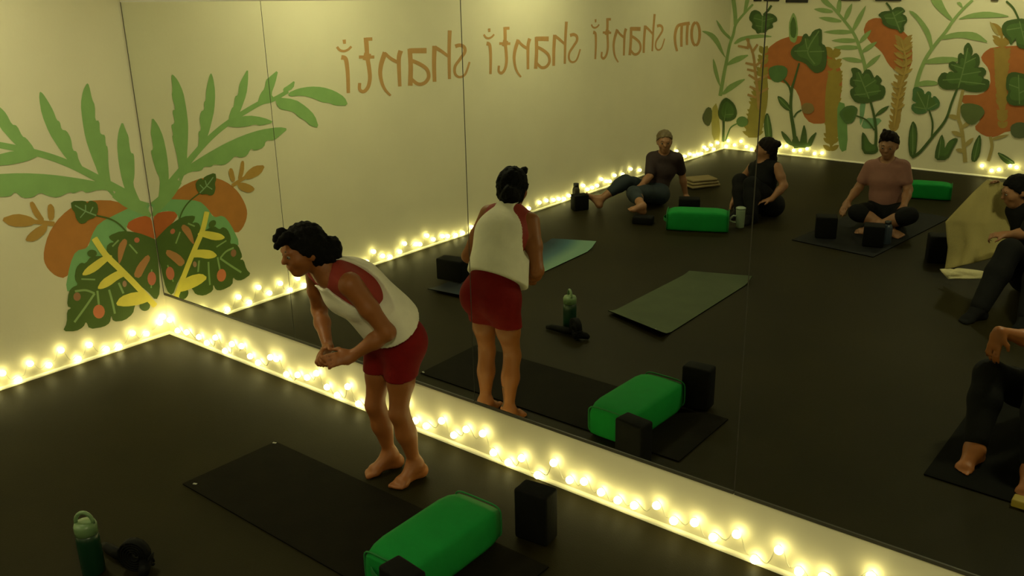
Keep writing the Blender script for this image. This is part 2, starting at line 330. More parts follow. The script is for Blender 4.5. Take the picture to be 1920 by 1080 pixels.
PB('fern_stem', [ribbon([(1824, 0), (1805, 18), (1788, 38), (1773, 60), (1755, 82), (1742, 100), (1732, 118), (1722, 145), (1715, 178)], 5, 8)], LB)
for lf in [[(1702, 19), (1715, 22), (1732, 40), (1745, 60), (1750, 88), (1746, 98), (1740, 75), (1725, 45)], [(1743, -6), (1763, -6), (1775, 20), (1788, 37), (1782, 39), (1765, 25), (1750, 10)], [(1792, 5), (1802, 3), (1807, 17)], [(1793, 37), (1820, 25), (1850, 21), (1875, 25), (1896, 31), (1870, 33), (1820, 34)], [(1760, 70), (1790, 60), (1820, 59), (1835, 63), (1856, 81), (1830, 76), (1800, 70), (1765, 75)], [(1735, 113), (1760, 106), (1795, 107), (1801, 115), (1770, 119), (1733, 120)], [(1718, 155), (1735, 150), (1757, 152), (1759, 160), (1718, 162)]]: PB('fern_leaf', [lf], LB)
PB('brown_frond', [ribbon([(1400, 72), (1412, 100), (1416, 130), (1420, 165), (1424, 205)], 4, 6)]+[ribbon(list(s), 4, 5) for s in [((1384, 86), (1404, 90)), ((1421, 83), (1410, 99)), ((1404, 72), (1403, 90)), ((1398, 118), (1416, 122)), ((1401, 130), (1418, 134)), ((1404, 140), (1419, 150)), ((1406, 162), (1420, 169)), ((1402, 177), (1418, 183)), ((1437, 108), (1416, 124)), ((1441, 140), (1420, 150)), ((1441, 165), (1422, 176))]], (122, 92, 38), smooth=0)
PB('yellow_branch', [ribbon([(1806, 168), (1797, 215), (1803, 240), (1808, 280), (1810, 304)], 6, 8), leaflet((1800, 222), (1776, 216), 9), leaflet((1803, 240), (1824, 225), 8), leaflet((1804, 255), (1784, 246), 9), leaflet((1808, 275), (1826, 258), 8), leaflet((1809, 284), (1792, 280), 8)], (120, 104, 42), smooth=0)
PB('yellow_leaf', [leaflet((1872, 66), (1856, 40), 7)], (120, 104, 42), smooth=0)
PB('yellow_stem', [ribbon([(1857, 256), (1860, 275), (1853, 302)], 6), leaflet((1858, 262), (1893, 252), 6)], (120, 104, 42), smooth=0)
PB('gold_fern', [ribbon([(1690, 75), (1700, 120), (1690, 160), (1682, 200), (1676, 240)], 3, 4)]+[leaflet((1694, y), (1694+s*18, y-12), 6) for y in (95, 110, 125, 140) for s in (-1, 1)]+[leaflet((1684, y), (1684+s*13, y-10), 5) for y in (165, 185, 205) for s in (-1, 1)], (124, 100, 34), smooth=0)
PB('monstera_leaf', [[(1404, 36), (1408, 22), (1416, 18), (1426, 22), (1430, 31), (1434, 25), (1448, 25), (1457, 32), (1458, 40), (1448, 43), (1451, 52), (1440, 55), (1436, 62), (1428, 61), (1420, 64), (1417, 56), (1409, 52), (1412, 44)], ribbon([(1432, 28), (1440, 20), (1447, 10)], 4)], DB, veins=(VB, [ribbon([(1430, 30), (1429, 62)], 2), ribbon([(1430, 38), (1414, 34)], 1.6), ribbon([(1430, 40), (1450, 34)], 1.6), ribbon([(1430, 50), (1418, 48)], 1.6)]))
PB('monstera_leaf', [[(1483, 95), (1490, 85), (1502, 80), (1506, 65), (1513, 62), (1518, 70), (1525, 57), (1541, 52), (1542, 70), (1541, 82), (1548, 85), (1551, 100), (1550, 120), (1545, 133), (1530, 138), (1520, 130), (1510, 118), (1490, 112), (1483, 103)]], DB, veins=(VB, [ribbon([(1536, 58), (1515, 95), (1528, 120)], 2.5), ribbon([(1515, 95), (1490, 96)], 2), ribbon([(1518, 97), (1546, 96)], 2), ribbon([(1514, 92), (1510, 72)], 2)]))
PB('round_leaf', [[(1441, 128), (1455, 122), (1470, 123), (1478, 130), (1475, 145), (1462, 155), (1450, 153), (1443, 143)]], (56, 80, 28))
PB('plant_stalk', [ribbon([(1499, 118), (1490, 150), (1485, 168), (1483, 205), (1488, 240), (1493, 278)], 3, 8), ribbon([(1470, 150), (1480, 162), (1484, 178)], 4), ribbon([(1489, 220), (1494, 212), (1503, 206)], 3)], DB, smooth=0)
PB('leaf_blade', [[(1457, 179), (1467, 182), (1480, 195), (1485, 210), (1472, 205), (1462, 195)]], DB, veins=(VB, [ribbon([(1461, 184), (1482, 206)], 1.5)]))
PB('round_leaf', [[(1502, 200), (1510, 192), (1524, 194), (1528, 206), (1520, 214), (1506, 212)]], (96, 78, 30))
PB('leaf_blade', [[(1464, 243), (1478, 255), (1490, 274), (1478, 271), (1468, 258)], [(1499, 274), (1503, 250), (1508, 231), (1513, 248), (1514, 274)], [(1513, 274), (1518, 258), (1533, 245), (1526, 263), (1521, 275)], [(1484, 264), (1494, 252), (1500, 268), (1520, 268), (1518, 277), (1487, 277)]], DB)
PB('leaf_blade', [[(1432, 232), (1436, 212), (1442, 213), (1448, 240), (1449, 264), (1436, 264)]], DB, veins=(VB, [ribbon([(1439, 216), (1443, 260)], 2)]))
PB('heart_leaf', [[(1350, 192), (1358, 183), (1366, 184), (1378, 195), (1383, 210), (1380, 222), (1368, 228), (1350, 226), (1345, 212)], ribbon([(1356, 222), (1356, 245), (1355, 266)], 3.5)], DB, veins=(VB, [ribbon([(1362, 190), (1357, 226)], 1.6), ribbon([(1359, 215), (1376, 214)], 1.6)]))
PB('round_leaf', [[(1316, 218), (1325, 200), (1334, 203), (1334, 225), (1328, 238), (1319, 230)]], (64, 68, 24)); PB('round_leaf', [ell(1392, 228, 11, 10), ribbon([(1361, 264), (1370, 240), (1384, 231)], 2.5)], (66, 88, 32), smooth=0)
PB('monstera_leaf', [[(1646, 28), (1655, 21), (1672, 20), (1680, 13), (1692, 13), (1699, 22), (1691, 25), (1700, 30), (1702, 40), (1695, 48), (1696, 58), (1688, 63), (1683, 55), (1668, 53), (1655, 45), (1654, 35)], ribbon([(1674, 26), (1669, 14), (1662, 5)], 4)], DB, veins=(VB, [ribbon([(1674, 22), (1688, 58)], 2.5), ribbon([(1677, 30), (1694, 20)], 2), ribbon([(1678, 34), (1660, 34)], 2), ribbon([(1682, 42), (1698, 38)], 2)]))
PB('monstera_leaf', [[(1595, 128), (1605, 126), (1615, 132), (1617, 140), (1623, 130), (1632, 130), (1638, 142), (1640, 146), (1645, 139), (1655, 150), (1650, 158), (1660, 162), (1661, 175), (1655, 186), (1640, 189), (1625, 194), (1605, 193), (1595, 180), (1594, 168), (1602, 164), (1594, 160), (1594, 148), (1600, 142)]], DB, veins=(VB, [ribbon([(1610, 135), (1630, 185)], 2.2), ribbon([(1616, 152), (1600, 150)], 2), ribbon([(1621, 164), (1642, 150)], 2), ribbon([(1625, 174), (1652, 170)], 2), ribbon([(1624, 176), (1602, 178)], 2)]))
PB('plant_stalk', [ribbon([(1632, 188), (1640, 220), (1643, 250), (1642, 275)], 4, 6), ribbon([(1606, 217), (1625, 225), (1640, 244)], 3), ribbon([(1642, 218), (1652, 208), (1660, 202)], 3)], DB, smooth=0)
PB('heart_leaf', [[(1573, 212), (1585, 199), (1600, 197), (1609, 203), (1607, 215), (1600, 230), (1588, 233), (1580, 225)]], (56, 76, 26)); PB('leaf_blade', [leaflet((1643, 216), (1668, 198), 8)], DB, smooth=0)
PB('leaf_blade', [[(1616, 247), (1622, 250), (1633, 270), (1645, 271), (1648, 283), (1640, 289), (1616, 288)]], DB)
PB('monstera_leaf', [[(1816, 78), (1823, 88), (1825, 98), (1821, 106), (1830, 98), (1837, 105), (1838, 120), (1832, 126), (1845, 126), (1851, 135), (1842, 146), (1856, 150), (1855, 162), (1850, 170), (1835, 173), (1815, 172), (1805, 166), (1790, 168), (1770, 168), (1760, 160), (1758, 148), (1768, 134), (1785, 140), (1792, 138), (1780, 127), (1779, 118), (1788, 114), (1797, 120), (1796, 103), (1802, 98), (1808, 104), (1807, 88)]], DB, veins=(VB, [ribbon([(1815, 90), (1808, 125), (1797, 165)], 2.4), ribbon([(1806, 128), (1784, 121)], 2), ribbon([(1810, 118), (1830, 108)], 2), ribbon([(1804, 140), (1840, 134)], 2), ribbon([(1801, 148), (1768, 150)], 2), ribbon([(1801, 152), (1848, 158)], 2)]))
PB('plant_stalk', [ribbon([(1796, 164), (1785, 192), (1773, 225), (1750, 255), (1725, 285), (1710, 295)], 4, 6), ribbon([(1742, 205), (1749, 230), (1747, 258)], 3.5)], DB, smooth=0)
PB('monstera_leaf', [[(1712, 165), (1720, 162), (1732, 168), (1734, 178), (1740, 170), (1747, 173), (1746, 186), (1753, 178), (1763, 190), (1762, 200), (1750, 207), (1740, 206), (1735, 213), (1718, 214), (1709, 205), (1710, 195), (1720, 193), (1710, 188), (1712, 178)]], (52, 76, 28), veins=(VB, [ribbon([(1738, 208), (1720, 172)], 2), ribbon([(1736, 204), (1714, 200)], 2), ribbon([(1738, 204), (1742, 178)], 2), ribbon([(1740, 204), (1758, 194)], 2)]))
for lf, v in [([(1712, 225), (1719, 235), (1721, 255), (1718, 290), (1712, 297), (1705, 290), (1703, 265), (1706, 240)], [(1712, 232), (1712, 290)]), ([(1766, 249), (1771, 262), (1770, 282), (1778, 265), (1790, 258), (1798, 260), (1788, 278), (1777, 300), (1753, 300), (1754, 280)], [(1765, 256), (1760, 296)]), ([(1838, 250), (1841, 265), (1838, 290), (1830, 304), (1821, 302), (1822, 285), (1828, 265)], [(1836, 258), (1827, 300)]), ([(1869, 284), (1885, 290), (1907, 306), (1890, 309), (1878, 300)], [(1873, 288), (1900, 305)])]:
    PB('leaf_blade', [lf], DB, veins=(VB, [ribbon(v, 1.8)]))
PB('round_leaf', [[(1802, 195), (1820, 193), (1840, 198), (1848, 210), (1840, 222), (1825, 235), (1812, 230), (1802, 215)]], (66, 74, 26))
PB('monstera_leaf', [[(1888, 140), (1900, 134), (1920, 138), (1938, 145), (1940, 180), (1925, 198), (1895, 198), (1886, 185), (1892, 172), (1886, 165)]], DB, veins=(VB, [ribbon([(1910, 140), (1912, 195)], 2), ribbon([(1911, 165), (1892, 158)], 2), ribbon([(1911, 175), (1930, 165)], 2)]))
PB('monstera_leaf', [[(1878, 50), (1885, 40), (1900, 36), (1920, 34), (1950, 45), (1952, 70), (1930, 95), (1907, 88), (1905, 72), (1895, 86), (1892, 74), (1886, 70), (1880, 62)], ribbon([(1912, 40), (1901, 16), (1887, 2)], 4)], DB, veins=(VB, [ribbon([(1912, 40), (1922, 80)], 2), ribbon([(1914, 52), (1888, 56)], 2), ribbon([(1916, 60), (1942, 56)], 2)]))
PB('round_leaf', [[(1895, 235), (1910, 228), (1930, 232), (1934, 256), (1905, 260), (1895, 250)]], (60, 66, 28))

# lettering
TX = thing('wall_lettering', 'brown hand painted words om shanti shanti shanti along the left wall', 'lettering', (0, -3, 1.5))
def Z1(x, y): return wall_left_pt(620+x/6.857, 60+y/6.857)
G = {'i': [([(135, 325), (190, 345), (212, 460), (222, 600), (226, 785)], 60, 44), ([(80, 190), (115, 232), (170, 246), (225, 225), (265, 185)], 34, 30), ([(172, 98), (178, 152)], 44, 36)],
     't': [([(535, 90), (455, 92)], 44, 44), ([(452, 72), (462, 200), (470, 320), (495, 480), (503, 600), (480, 705), (425, 765), (372, 740), (372, 655)], 60, 40), ([(362, 322), (465, 322), (560, 322)], 40, 40), ([(420, 310), (510, 330)], 95, 95)],
     'n': [([(900, 240), (876, 330), (878, 480), (888, 700)], 62, 44), ([(880, 400), (770, 340), (690, 268)], 46, 40), ([(700, 262), (652, 400), (636, 530), (660, 660), (705, 750), (770, 818)], 66, 28)],
     'a': [([(1015, 215), (1028, 450), (1022, 690)], 58, 60), ([(1005, 242), (1110, 240), (1232, 240)], 64, 70), ([(1030, 365), (1140, 410), (1235, 480), (1258, 580), (1205, 655), (1120, 668), (1030, 600)], 50, 44)],
     'h': [([(1335, 178), (1328, 400), (1335, 640)], 60, 48), ([(1335, 195), (1420, 245), (1520, 320)], 50, 36), ([(1530, -20), (1522, 250), (1526, 605)], 50, 38)],
     's': [([(1600, 185), (1660, 170), (1715, 195), (1722, 260), (1665, 345), (1600, 440), (1598, 535), (1655, 580), (1730, 540), (1785, 385)], 50, 26)]}
M_TXT = paint((132, 98, 40))
def letter(ch, strokes, off):
    bm = bmesh.new()
    for j, (p, w0, w1) in enumerate(strokes):
        q = [(Z1(*a)[0]+off[0], Z1(*a)[1]+off[1]) for a in ribbon(p, w0, w1)]
        v3 = [Vector((a, b, 0)) for a, b in q]; vs = [bm.verts.new((.001+.00012*j, a, b)) for a, b in q]
        for t in tessellate_polygon([v3]):
            f = bm.faces.new([vs[i] for i in t]); f.normal_update()
            if f.normal.x < 0: f.normal_flip()
    me = bpy.data.meshes.new('letter'); bm.to_mesh(me); bm.free()
    return link('letter', me, M_TXT, TX)
base = wall_left_pt(653, 174)
for q in [(653, 174), (919.5, 138.5), (1116, 110.5)]:
    p = wall_left_pt(*q); off = (p[0]-base[0], p[1]-base[1])
    for ch in 'itnahs': letter(ch, G[ch], off)
def Zo(x, y): return wall_left_pt(1090+x/7.68, 20+y/7.68)
def letter2(polys):
    bm = bmesh.new()
    for j, pl in enumerate(polys):
        q = [Zo(*a) for a in pl]; v3 = [Vector((a, b, 0)) for a, b in q]; vs = [bm.verts.new((.001+.00012*j, a, b)) for a, b in q]
        for t in tessellate_polygon([v3]):
            f = bm.faces.new([vs[i] for i in t]); f.normal_update()
            if f.normal.x < 0: f.normal_flip()
    me = bpy.data.meshes.new('letter'); bm.to_mesh(me); bm.free(); link('letter', me, M_TXT, TX)
letter2([ribbon([(1560, 182), (1460, 195), (1385, 225), (1350, 340), (1352, 470), (1378, 585)], 50, 32), ribbon([(1445, 205), (1440, 360), (1440, 520)], 40, 34), ribbon([(1530, 195), (1520, 350), (1520, 495)], 40, 32)])
letter2([ribbon([(1645+58*math.sin(a), 335-165*math.cos(a)) for a in [k*2*math.pi/14 for k in range(8)]], 42, 38), ribbon([(1645-58*math.sin(a), 335-165*math.cos(a)) for a in [k*2*math.pi/14 for k in range(8)]], 42, 38)])

# dark frames hung high on the mural wall
M_FRAME = mat('dark_frame_wood', (.012, .009, .006), .5, .2, 20.); M_PRINT = mat('dim_print', (.05, .045, .03), .6, .3, 9.)
frl = ['small black frame hung high on the back wall, leftmost', 'black frame above the heart shaped leaf on the back wall', 'black frame above the orange arch on the back wall', 'black frame above the fern on the back wall', 'black frame above the strawberry shaped orange patch', 'black frame at the right of the mural']
for (a, b, yb), l in zip([(1414, 1428, 2), (1433, 1461, 2), (1474, 1515, 4.5), (1578, 1613, 1), (1642, 1690, 1.5), (1858, 1872, .5)], frl):
    x0, z0 = wall_back_pt(a, yb); x1, _ = wall_back_pt(b, yb)
    t = thing('picture_frame', l, 'picture frame', (x0, -LEN, z0), 'black frames on the back wall')
    H = .30; bm = bmesh.new(); e = .025
    for lo, hi in [((x0, z0), (x1, z0+e)), ((x0, z0+H-e), (x1, z0+H)), ((x0, z0+e), (x0+e, z0+H-e)), ((x1-e, z0+e), (x1, z0+H-e))]: bx(bm, (lo[0], -LEN, lo[1]), (hi[0], -LEN+.02, hi[1]))
    obj('frame', bm, M_FRAME, t); box('print', (x0+e, -LEN, z0+e), (x1-e, -LEN+.008, z0+H-e), M_PRINT, t)

# ------------------------------------------------------------------ fairy lights
def bulb_mesh():
    bm = bmesh.new(); lathe(bm, [(.001, .0165), (.009, .0150), (.0150, .009), (.0175, 0), (.0150, -.0085), (.009, -.014), (.001, -.016)], n=10)
    me = bpy.data.meshes.new('bulb'); bmesh.ops.recalc_face_normals(bm, faces=bm.faces[:]); bm.to_mesh(me); bm.free(); me.materials.append(M_BULB)
    for p in me.polygons: p.use_smooth = True
    return me
BULB = bulb_mesh()
def string_light(label, pts, wall):     # pts: places of the bulbs
    t = thing('string_light', label, 'string lights', pts[0], 'warm fairy light strings along the wall foot')
    nrm = {'left': Vector((1, 0, 0)), 'front': Vector((0, -1, 0)), 'back': Vector((0, 1, 0))}[wall]
    path = []
    for i, p in enumerate(pts):
        p = Vector(p)
        if i:
            q = Vector(pts[i-1]); m = (p+q)/2; m.z = max(.02, m.z-.02-.25*random.random()*(p-q).length)
            path.append(m-nrm*.012)
        path.append(p-nrm*.008+Vector((0, 0, .019)))
    sp = spline([tuple(v) for v in path], 4)
    sp = [(max(a, .004) if wall == 'left' else a, min(b, .003) if wall == 'front' else (max(b, -LEN+.004) if wall == 'back' else b), max(c, .02)) for a, b, c in sp]
    bm = bmesh.new(); tube(bm, sp, .0022, 5); obj('wire', bm, M_WIRE, t)
    for p in pts:
        b = bpy.data.objects.new('bulb', BULB); COL.objects.link(b); b.parent = t; b.matrix_parent_inverse = Matrix.Translation(-t.location)
        b.location = Vector(p); b.rotation_euler = (random.uniform(-.5, .5), random.uniform(-.5, .5), 0)
def clampz(z): return min(.16, max(.030, z))
OFF = .022
def onleft(px, py):
    d = ray(px, py); s = 1 if px < 330 else -1; t = (OFF-CAM[0])/d[0]; P = CAM+t*d; return (OFF, -abs(P[1]), clampz(P[2]))
def onfront(px, py):
    d = ray(px, py); t = (-OFF-CAM[1])/d[1]; P = CAM+t*d; return (P[0], -OFF, clampz(P[2]))
def onback(px, py):
    d = ray(px, py); t = (LEN-OFF-CAM[1])/d[1]; P = CAM+t*d; return (P[0], -LEN+OFF, clampz(P[2]))
lp = [onleft(*q) for q in [(300, 605), (306, 594), (275, 626), (249, 625), (224, 652), (200, 655), (168, 647), (147, 673), (115, 657), (92, 685), (57, 682), (35, 712), (5, 700)]]
ymin = min(p[1] for p in lp)
lr = [onleft(*q) for q in [(416, 582), (434, 562), (456, 570), (474, 545), (496, 555), (517, 537), (536, 550), (550, 527), (571, 537), (590, 525), (607, 514), (622, 512), (640, 503), (656, 502), (673, 497), (688, 491), (701, 472), (718, 480), (732, 482), (750, 472), (759, 457), (780, 458), (788, 458), (801, 442), (813, 449), (830, 443), (840, 443), (855, 442), (868, 438), (885, 426), (902, 425), (925, 414), (946, 409), (970, 399), (992, 391), (1012, 380), (1025, 376), (1038, 375), (1048, 373), (1058, 373), (1067, 367), (1080, 357), (1094, 348), (1102, 355), (1111, 352), (1120, 348), (1128, 336), (1137, 340), (1144, 340), (1153, 329), (1168, 327), (1183, 317), (1200, 319), (1222, 310), (1246, 302), (1269, 283), (1277, 296), (1285, 293), (1294, 289), (1302, 291), (1309, 289), (1316, 288), (1321, 276), (1326, 280), (1334, 272), (1339, 280), (1346, 268)]]
lr = [p for p in lr if p[1] < ymin-.04]
string_light('warm white fairy lights along the foot of the left wall', lp+[p for p in lr if p[1] > -LEN+.03], 'left')
fp = [onfront(*q) for q in [(318, 600), (333, 620), (350, 623), (373, 632), (388, 643), (404, 633), (422, 658), (435, 645), (453, 649), (469, 668), (484, 680), (507, 670), (518, 673), (537, 702), (558, 703), (576, 708), (593, 700), (613, 726), (632, 741), (652, 725), (672, 757), (700, 758), (726, 778), (759, 759), (779, 789), (799, 799), (828, 789), (851, 816), (874, 805), (905, 813), (925, 849), (953, 867), (978, 859), (1008, 892), (1038, 868), (1068, 900), (1095, 903), (1127, 923), (1158, 938), (1189, 948), (1231, 948), (1263, 977), (1302, 980), (1337, 1008), (1381, 1002), (1415, 1050), (1460, 1032), (1498, 1072), (1543, 1082), (1633, 1081)]]
xl = fp[-1][0]
fp += [(xl+.11*k, -OFF, .05+.05*((k*7) % 3)/2) for k in range(1, 22)]
string_light('warm white fairy lights along the wall strip under the mirror', fp, 'front')
string_light('short fairy light string at the left foot of the jungle mural', [onback(*q) for q in [(1353, 262), (1361, 274), (1365, 264), (1377, 272), (1389, 265), (1399, 275), (1409, 280), (1424, 279), (1440, 284), (1454, 285), (1463, 274), (1474, 274), (1488, 282), (1500, 282), (1513, 279), (1527, 288), (1541, 287)]], 'back')
string_light('bright cluster of fairy lights under the right side of the jungle mural', [onback(*q) for q in [(1841, 311), (1859, 320), (1873, 318), (1894, 311), (1906, 314), (1930, 318), (1950, 322)]], 'back')
# ------------------------------------------------------------------ props on the floor
def rotz(bm, c, a, vs=None):
    bmesh.ops.rotate(bm, cent=Vector(c), matrix=Matrix.Rotation(a, 3, 'Z'), verts=vs or bm.verts[:])
def block(label, c, size, ang=0., group='black foam yoga blocks'):
    bm = bmesh.new(); x, y, z = c; bx(bm, (x-size[0]/2, y-size[1]/2, z), (x+size[0]/2, y+size[1]/2, z+size[2]), .012, 3)
    rotz(bm, c, ang)
    return tag(obj('yoga_block', bm, M_BLACK, None, True), label, 'yoga block', group)
block('black foam yoga block standing upright between the green bolster and the mirror wall', (3.237, -.366, 0), (.15, .095, .225), .12)
block('black foam yoga block standing upright at the bolster end away from the mirror', (3.195, -1.062, .008), (.15, .095, .225), -.1)
block('black foam yoga block lying on the near end of the blue mat', (.765, -1.86, .012), (.22, .12, .16), -.15)
block('black foam yoga block under the wall side foot of the reclining person', tuple(flo(1087, 393)), (.10, .15, .15), .5)
block('black foam yoga block under the near foot of the reclining person', tuple(flo(1206, 419)), (.18, .11, .07), -.3)
block('low black foam block between the reclining person and the small green bolster', tuple(flo(1292, 388)), (.20, .14, .09), -.5)
block('black foam yoga block on the floor left of the person in the mauve shirt', (*flo(1547, 445)[:2], .008), (.17, .15, .18), -.4)
block('black foam yoga block in front of the crossed legs of the mauve-shirted person', (*flo(1636, 461)[:2], .008), (.16, .15, .17), -.3)
block('black foam yoga block behind the edge of the held beige blanket', tuple(flo(1762, 490)), (.2, .14, .21), -.4)

def bolster(label, c, L, W, H, ang, z0=0., group='green yoga bolsters'):
    t = thing('bolster', label, 'bolster', (c[0], c[1], 0), group)
    bm = bmesh.new(); bx(bm, (-L/2, -W/2, 0), (L/2, W/2, H))
    bmesh.ops.subdivide_edges(bm, edges=bm.edges[:], cuts=9, use_grid_fill=True)
    for v in bm.verts:                       # stuffed: rounded sides, slightly crowned top
        y = v.co.y/(W/2); x = v.co.x/(L/2); z = (v.co.z/H)*2-1
        r = 1/max(1e-6, (abs(y)**4+abs(z)**4)**.25) if max(abs(y), abs(z)) > .02 else 1
        m = max(abs(y), abs(z)); s = (1-.42*m)+.42*m*min(1.1, r*m)
        v.co.y *= s; v.co.z = H/2+(v.co.z-H/2)*s; e = .86 if abs(x) > .99 else (.965 if abs(x) > .78 else 1.)
        v.co.y *= e; v.co.z = max(0, H/2*(1-(1-e)*.4)+(v.co.z-H/2)*e-(1-e)*.2*H)
        v.co.z += .006*(1-x*x)*(1-y*y)*(z > .5)
    bmesh.ops.rotate(bm, cent=(0, 0, 0), matrix=Matrix.Rotation(ang, 3, 'Z'), verts=bm.verts[:]); bmesh.ops.translate(bm, vec=(c[0], c[1], z0), verts=bm.verts[:])
    cov = obj('cover', bm, M_BOL, t, True)
    for s in (-1, 1):
        ring = []
        for k in range(25):
            a = 2*math.pi*k/24; cy, cz = math.cos(a), math.sin(a)
            ry = W/2*.93*math.copysign(abs(cy)**.35, cy); rz = H/2*.93*math.copysign(abs(cz)**.35, cz)
            p = Matrix.Rotation(ang, 3, 'Z') @ Vector((s*L/2*.985, ry, 0)); ring.append((c[0]+p.x, c[1]+p.y, z0+max(.004, H/2+rz)))
        bm = bmesh.new(); tube(bm, ring, .004, 6, False); obj('piping', bm, M_BOLP, t, True)
    bm = bmesh.new()                         # carrying strap on one end
    pts = [Matrix.Rotation(ang, 3, 'Z') @ Vector((-L/2*1.0-.028*math.sin(math.pi*k/8), (k/8-.5)*.16, 0)) for k in range(9)]
    for a, b in zip(pts, pts[1:]):
        vs = [bm.verts.new((c[0]+q.x, c[1]+q.y, z0+H*.5+z)) for q, z in ((a, -.014), (b, -.014), (b, .014), (a, .014))]; bm.faces.new(vs)
    bmesh.ops.remove_doubles(bm, verts=bm.verts[:], dist=1e-5); bmesh.ops.solidify(bm, geom=bm.faces[:], thickness=.003)
    obj('handle', bm, M_BOLP, t)
bolster('large bright green rectangular bolster on the dark mat beside the mirror wall', (3.035, -.735), .52, .255, .155, math.pi/2+.02, .008)
a, b = flo(1252, 408, .09), flo(1366, 413, .09)
bolster('round green bolster between the reclining person and the person in black', ((a.x+b.x)/2, (a.y+b.y)/2), (b-a).length*1.02, .21, .175, math.atan2(b.y-a.y, b.x-a.x))
a, b = flo(1700, 352, .08), flo(1785, 358, .08)
bolster('green bolster near the mural wall behind the person in the mauve shirt', ((a.x+b.x)/2, (a.y+b.y)/2), (b-a).length, .2, .15, math.atan2(b.y-a.y, b.x-a.x))

def yoga_mat(label, P, m, curl=(0, 0), rad=.022, thick=.006, n=22, tags=(), under=M_UNDER):
    """P: corners near-left, near-right, far-right, far-left; curl: lift of the first and last edge"""
    t = thing('yoga_mat', label, 'yoga mat', Vector((sum(p[0] for p in P)/4, sum(p[1] for p in P)/4, 0)))
    P = [Vector((p[0], p[1], 0)) for p in P]; bm = bmesh.new(); g = []
    for i in range(n+1):
        v = i/n; row = []
        for j in range(9):
            u = j/8; q = P[0].lerp(P[1], u).lerp(P[3].lerp(P[2], u), v)
            z = thick+.001+curl[0]*max(0, 1-v/.10)**2*(.7+.5*u)+curl[1]*max(0, 1-(1-v)/.10)**2*(.4+.8*u)
            row.append(bm.verts.new((q.x, q.y, z)))
        g.append(row)
    for i in range(n):
        for j in range(8): bm.faces.new((g[i][j], g[i][j+1], g[i+1][j+1], g[i+1][j]))
    bm.normal_update()
    if sum(f.normal.z for f in bm.faces) < 0: bmesh.ops.reverse_faces(bm, faces=bm.faces[:])
    me = bpy.data.meshes.new('mat_sheet'); bm.to_mesh(me)
    for q in bm.verts: q.co.z -= .0016
    bmesh.ops.solidify(bm, geom=bm.faces[:], thickness=thick-.002); mu = bpy.data.meshes.new('underside'); bm.to_mesh(mu); bm.free()
    link('mat_top', me, m, t, True); link('underside', mu, under, t)
    for q in tags: 
        bm = bmesh.new(); bx(bm, (q[0]-.009, q[1]-.005, q[2]), (q[0]+.009, q[1]+.005, q[2]+.0015)); rotz(bm, q, .4); obj('corner_tag', bm, M_TAG, t)
    return t
fz = .0075
yoga_mat('dark brown yoga mat in front of the woman in red shorts', [(1.73, -1.005), (1.745, -.505), (3.40, -.50), (3.39, -1.02)], M_DARKMAT,
         tags=[(*flo(366, 910)[:2], fz), (*flo(515, 833)[:2], fz)])
G4 = [flo(*q) for q in [(1140, 590), (1240, 636), (1410, 528), (1292, 512)]]
yoga_mat('moss green yoga mat with curling dark ends lying empty behind the water bottle', G4, M_GRNMAT, curl=(.035, .03), tags=[(*flo(1229, 626)[:2], .03)])
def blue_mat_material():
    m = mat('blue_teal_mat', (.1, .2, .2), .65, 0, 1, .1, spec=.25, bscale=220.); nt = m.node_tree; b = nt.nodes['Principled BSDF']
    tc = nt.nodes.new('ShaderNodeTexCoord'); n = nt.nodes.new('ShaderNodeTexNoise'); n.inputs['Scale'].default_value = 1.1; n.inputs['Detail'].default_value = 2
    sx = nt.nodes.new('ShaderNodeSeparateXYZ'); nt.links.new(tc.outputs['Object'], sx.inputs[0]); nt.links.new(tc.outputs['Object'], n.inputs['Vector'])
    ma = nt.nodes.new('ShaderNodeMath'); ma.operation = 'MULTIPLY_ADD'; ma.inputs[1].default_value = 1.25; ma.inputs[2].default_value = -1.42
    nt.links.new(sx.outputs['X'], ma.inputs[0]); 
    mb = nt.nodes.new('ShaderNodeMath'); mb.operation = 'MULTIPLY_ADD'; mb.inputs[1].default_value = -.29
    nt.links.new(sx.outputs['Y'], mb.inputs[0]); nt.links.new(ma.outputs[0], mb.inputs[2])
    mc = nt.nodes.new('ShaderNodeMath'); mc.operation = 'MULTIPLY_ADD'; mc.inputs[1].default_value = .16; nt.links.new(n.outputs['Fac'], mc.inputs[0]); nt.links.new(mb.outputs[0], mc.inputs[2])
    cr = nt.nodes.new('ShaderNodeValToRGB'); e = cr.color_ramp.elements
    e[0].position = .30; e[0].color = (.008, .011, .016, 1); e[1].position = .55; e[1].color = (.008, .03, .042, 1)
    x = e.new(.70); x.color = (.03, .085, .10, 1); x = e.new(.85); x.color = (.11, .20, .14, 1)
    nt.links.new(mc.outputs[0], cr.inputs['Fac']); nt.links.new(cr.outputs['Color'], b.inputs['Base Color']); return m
B4 = [flo(*q) for q in [(802, 546), (880, 567), (1110, 466), (1040, 452)]]
B4[1] = Vector((1.24, -1.60, 0)); B4[2] = Vector((1.16, -3.16, 0)); B4[3] = Vector((.74, -3.12, 0))
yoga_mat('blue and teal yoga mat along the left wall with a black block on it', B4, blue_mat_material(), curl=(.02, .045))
yoga_mat('black yoga mat under the feet of the seated person at the right', [(4.32, -1.05), (4.32, -2.55), (4.95, -2.55), (4.95, -1.02)][0:4], M_BLKMAT)
p0 = flo(1535, 455); p1 = flo(1735, 470)
yoga_mat('dark navy yoga mat under the person in the mauve shirt', [(2.35, -4.28), (3.05, -4.18), (3.2, -5.75), (2.5, -5.85)], M_NAVYMAT)

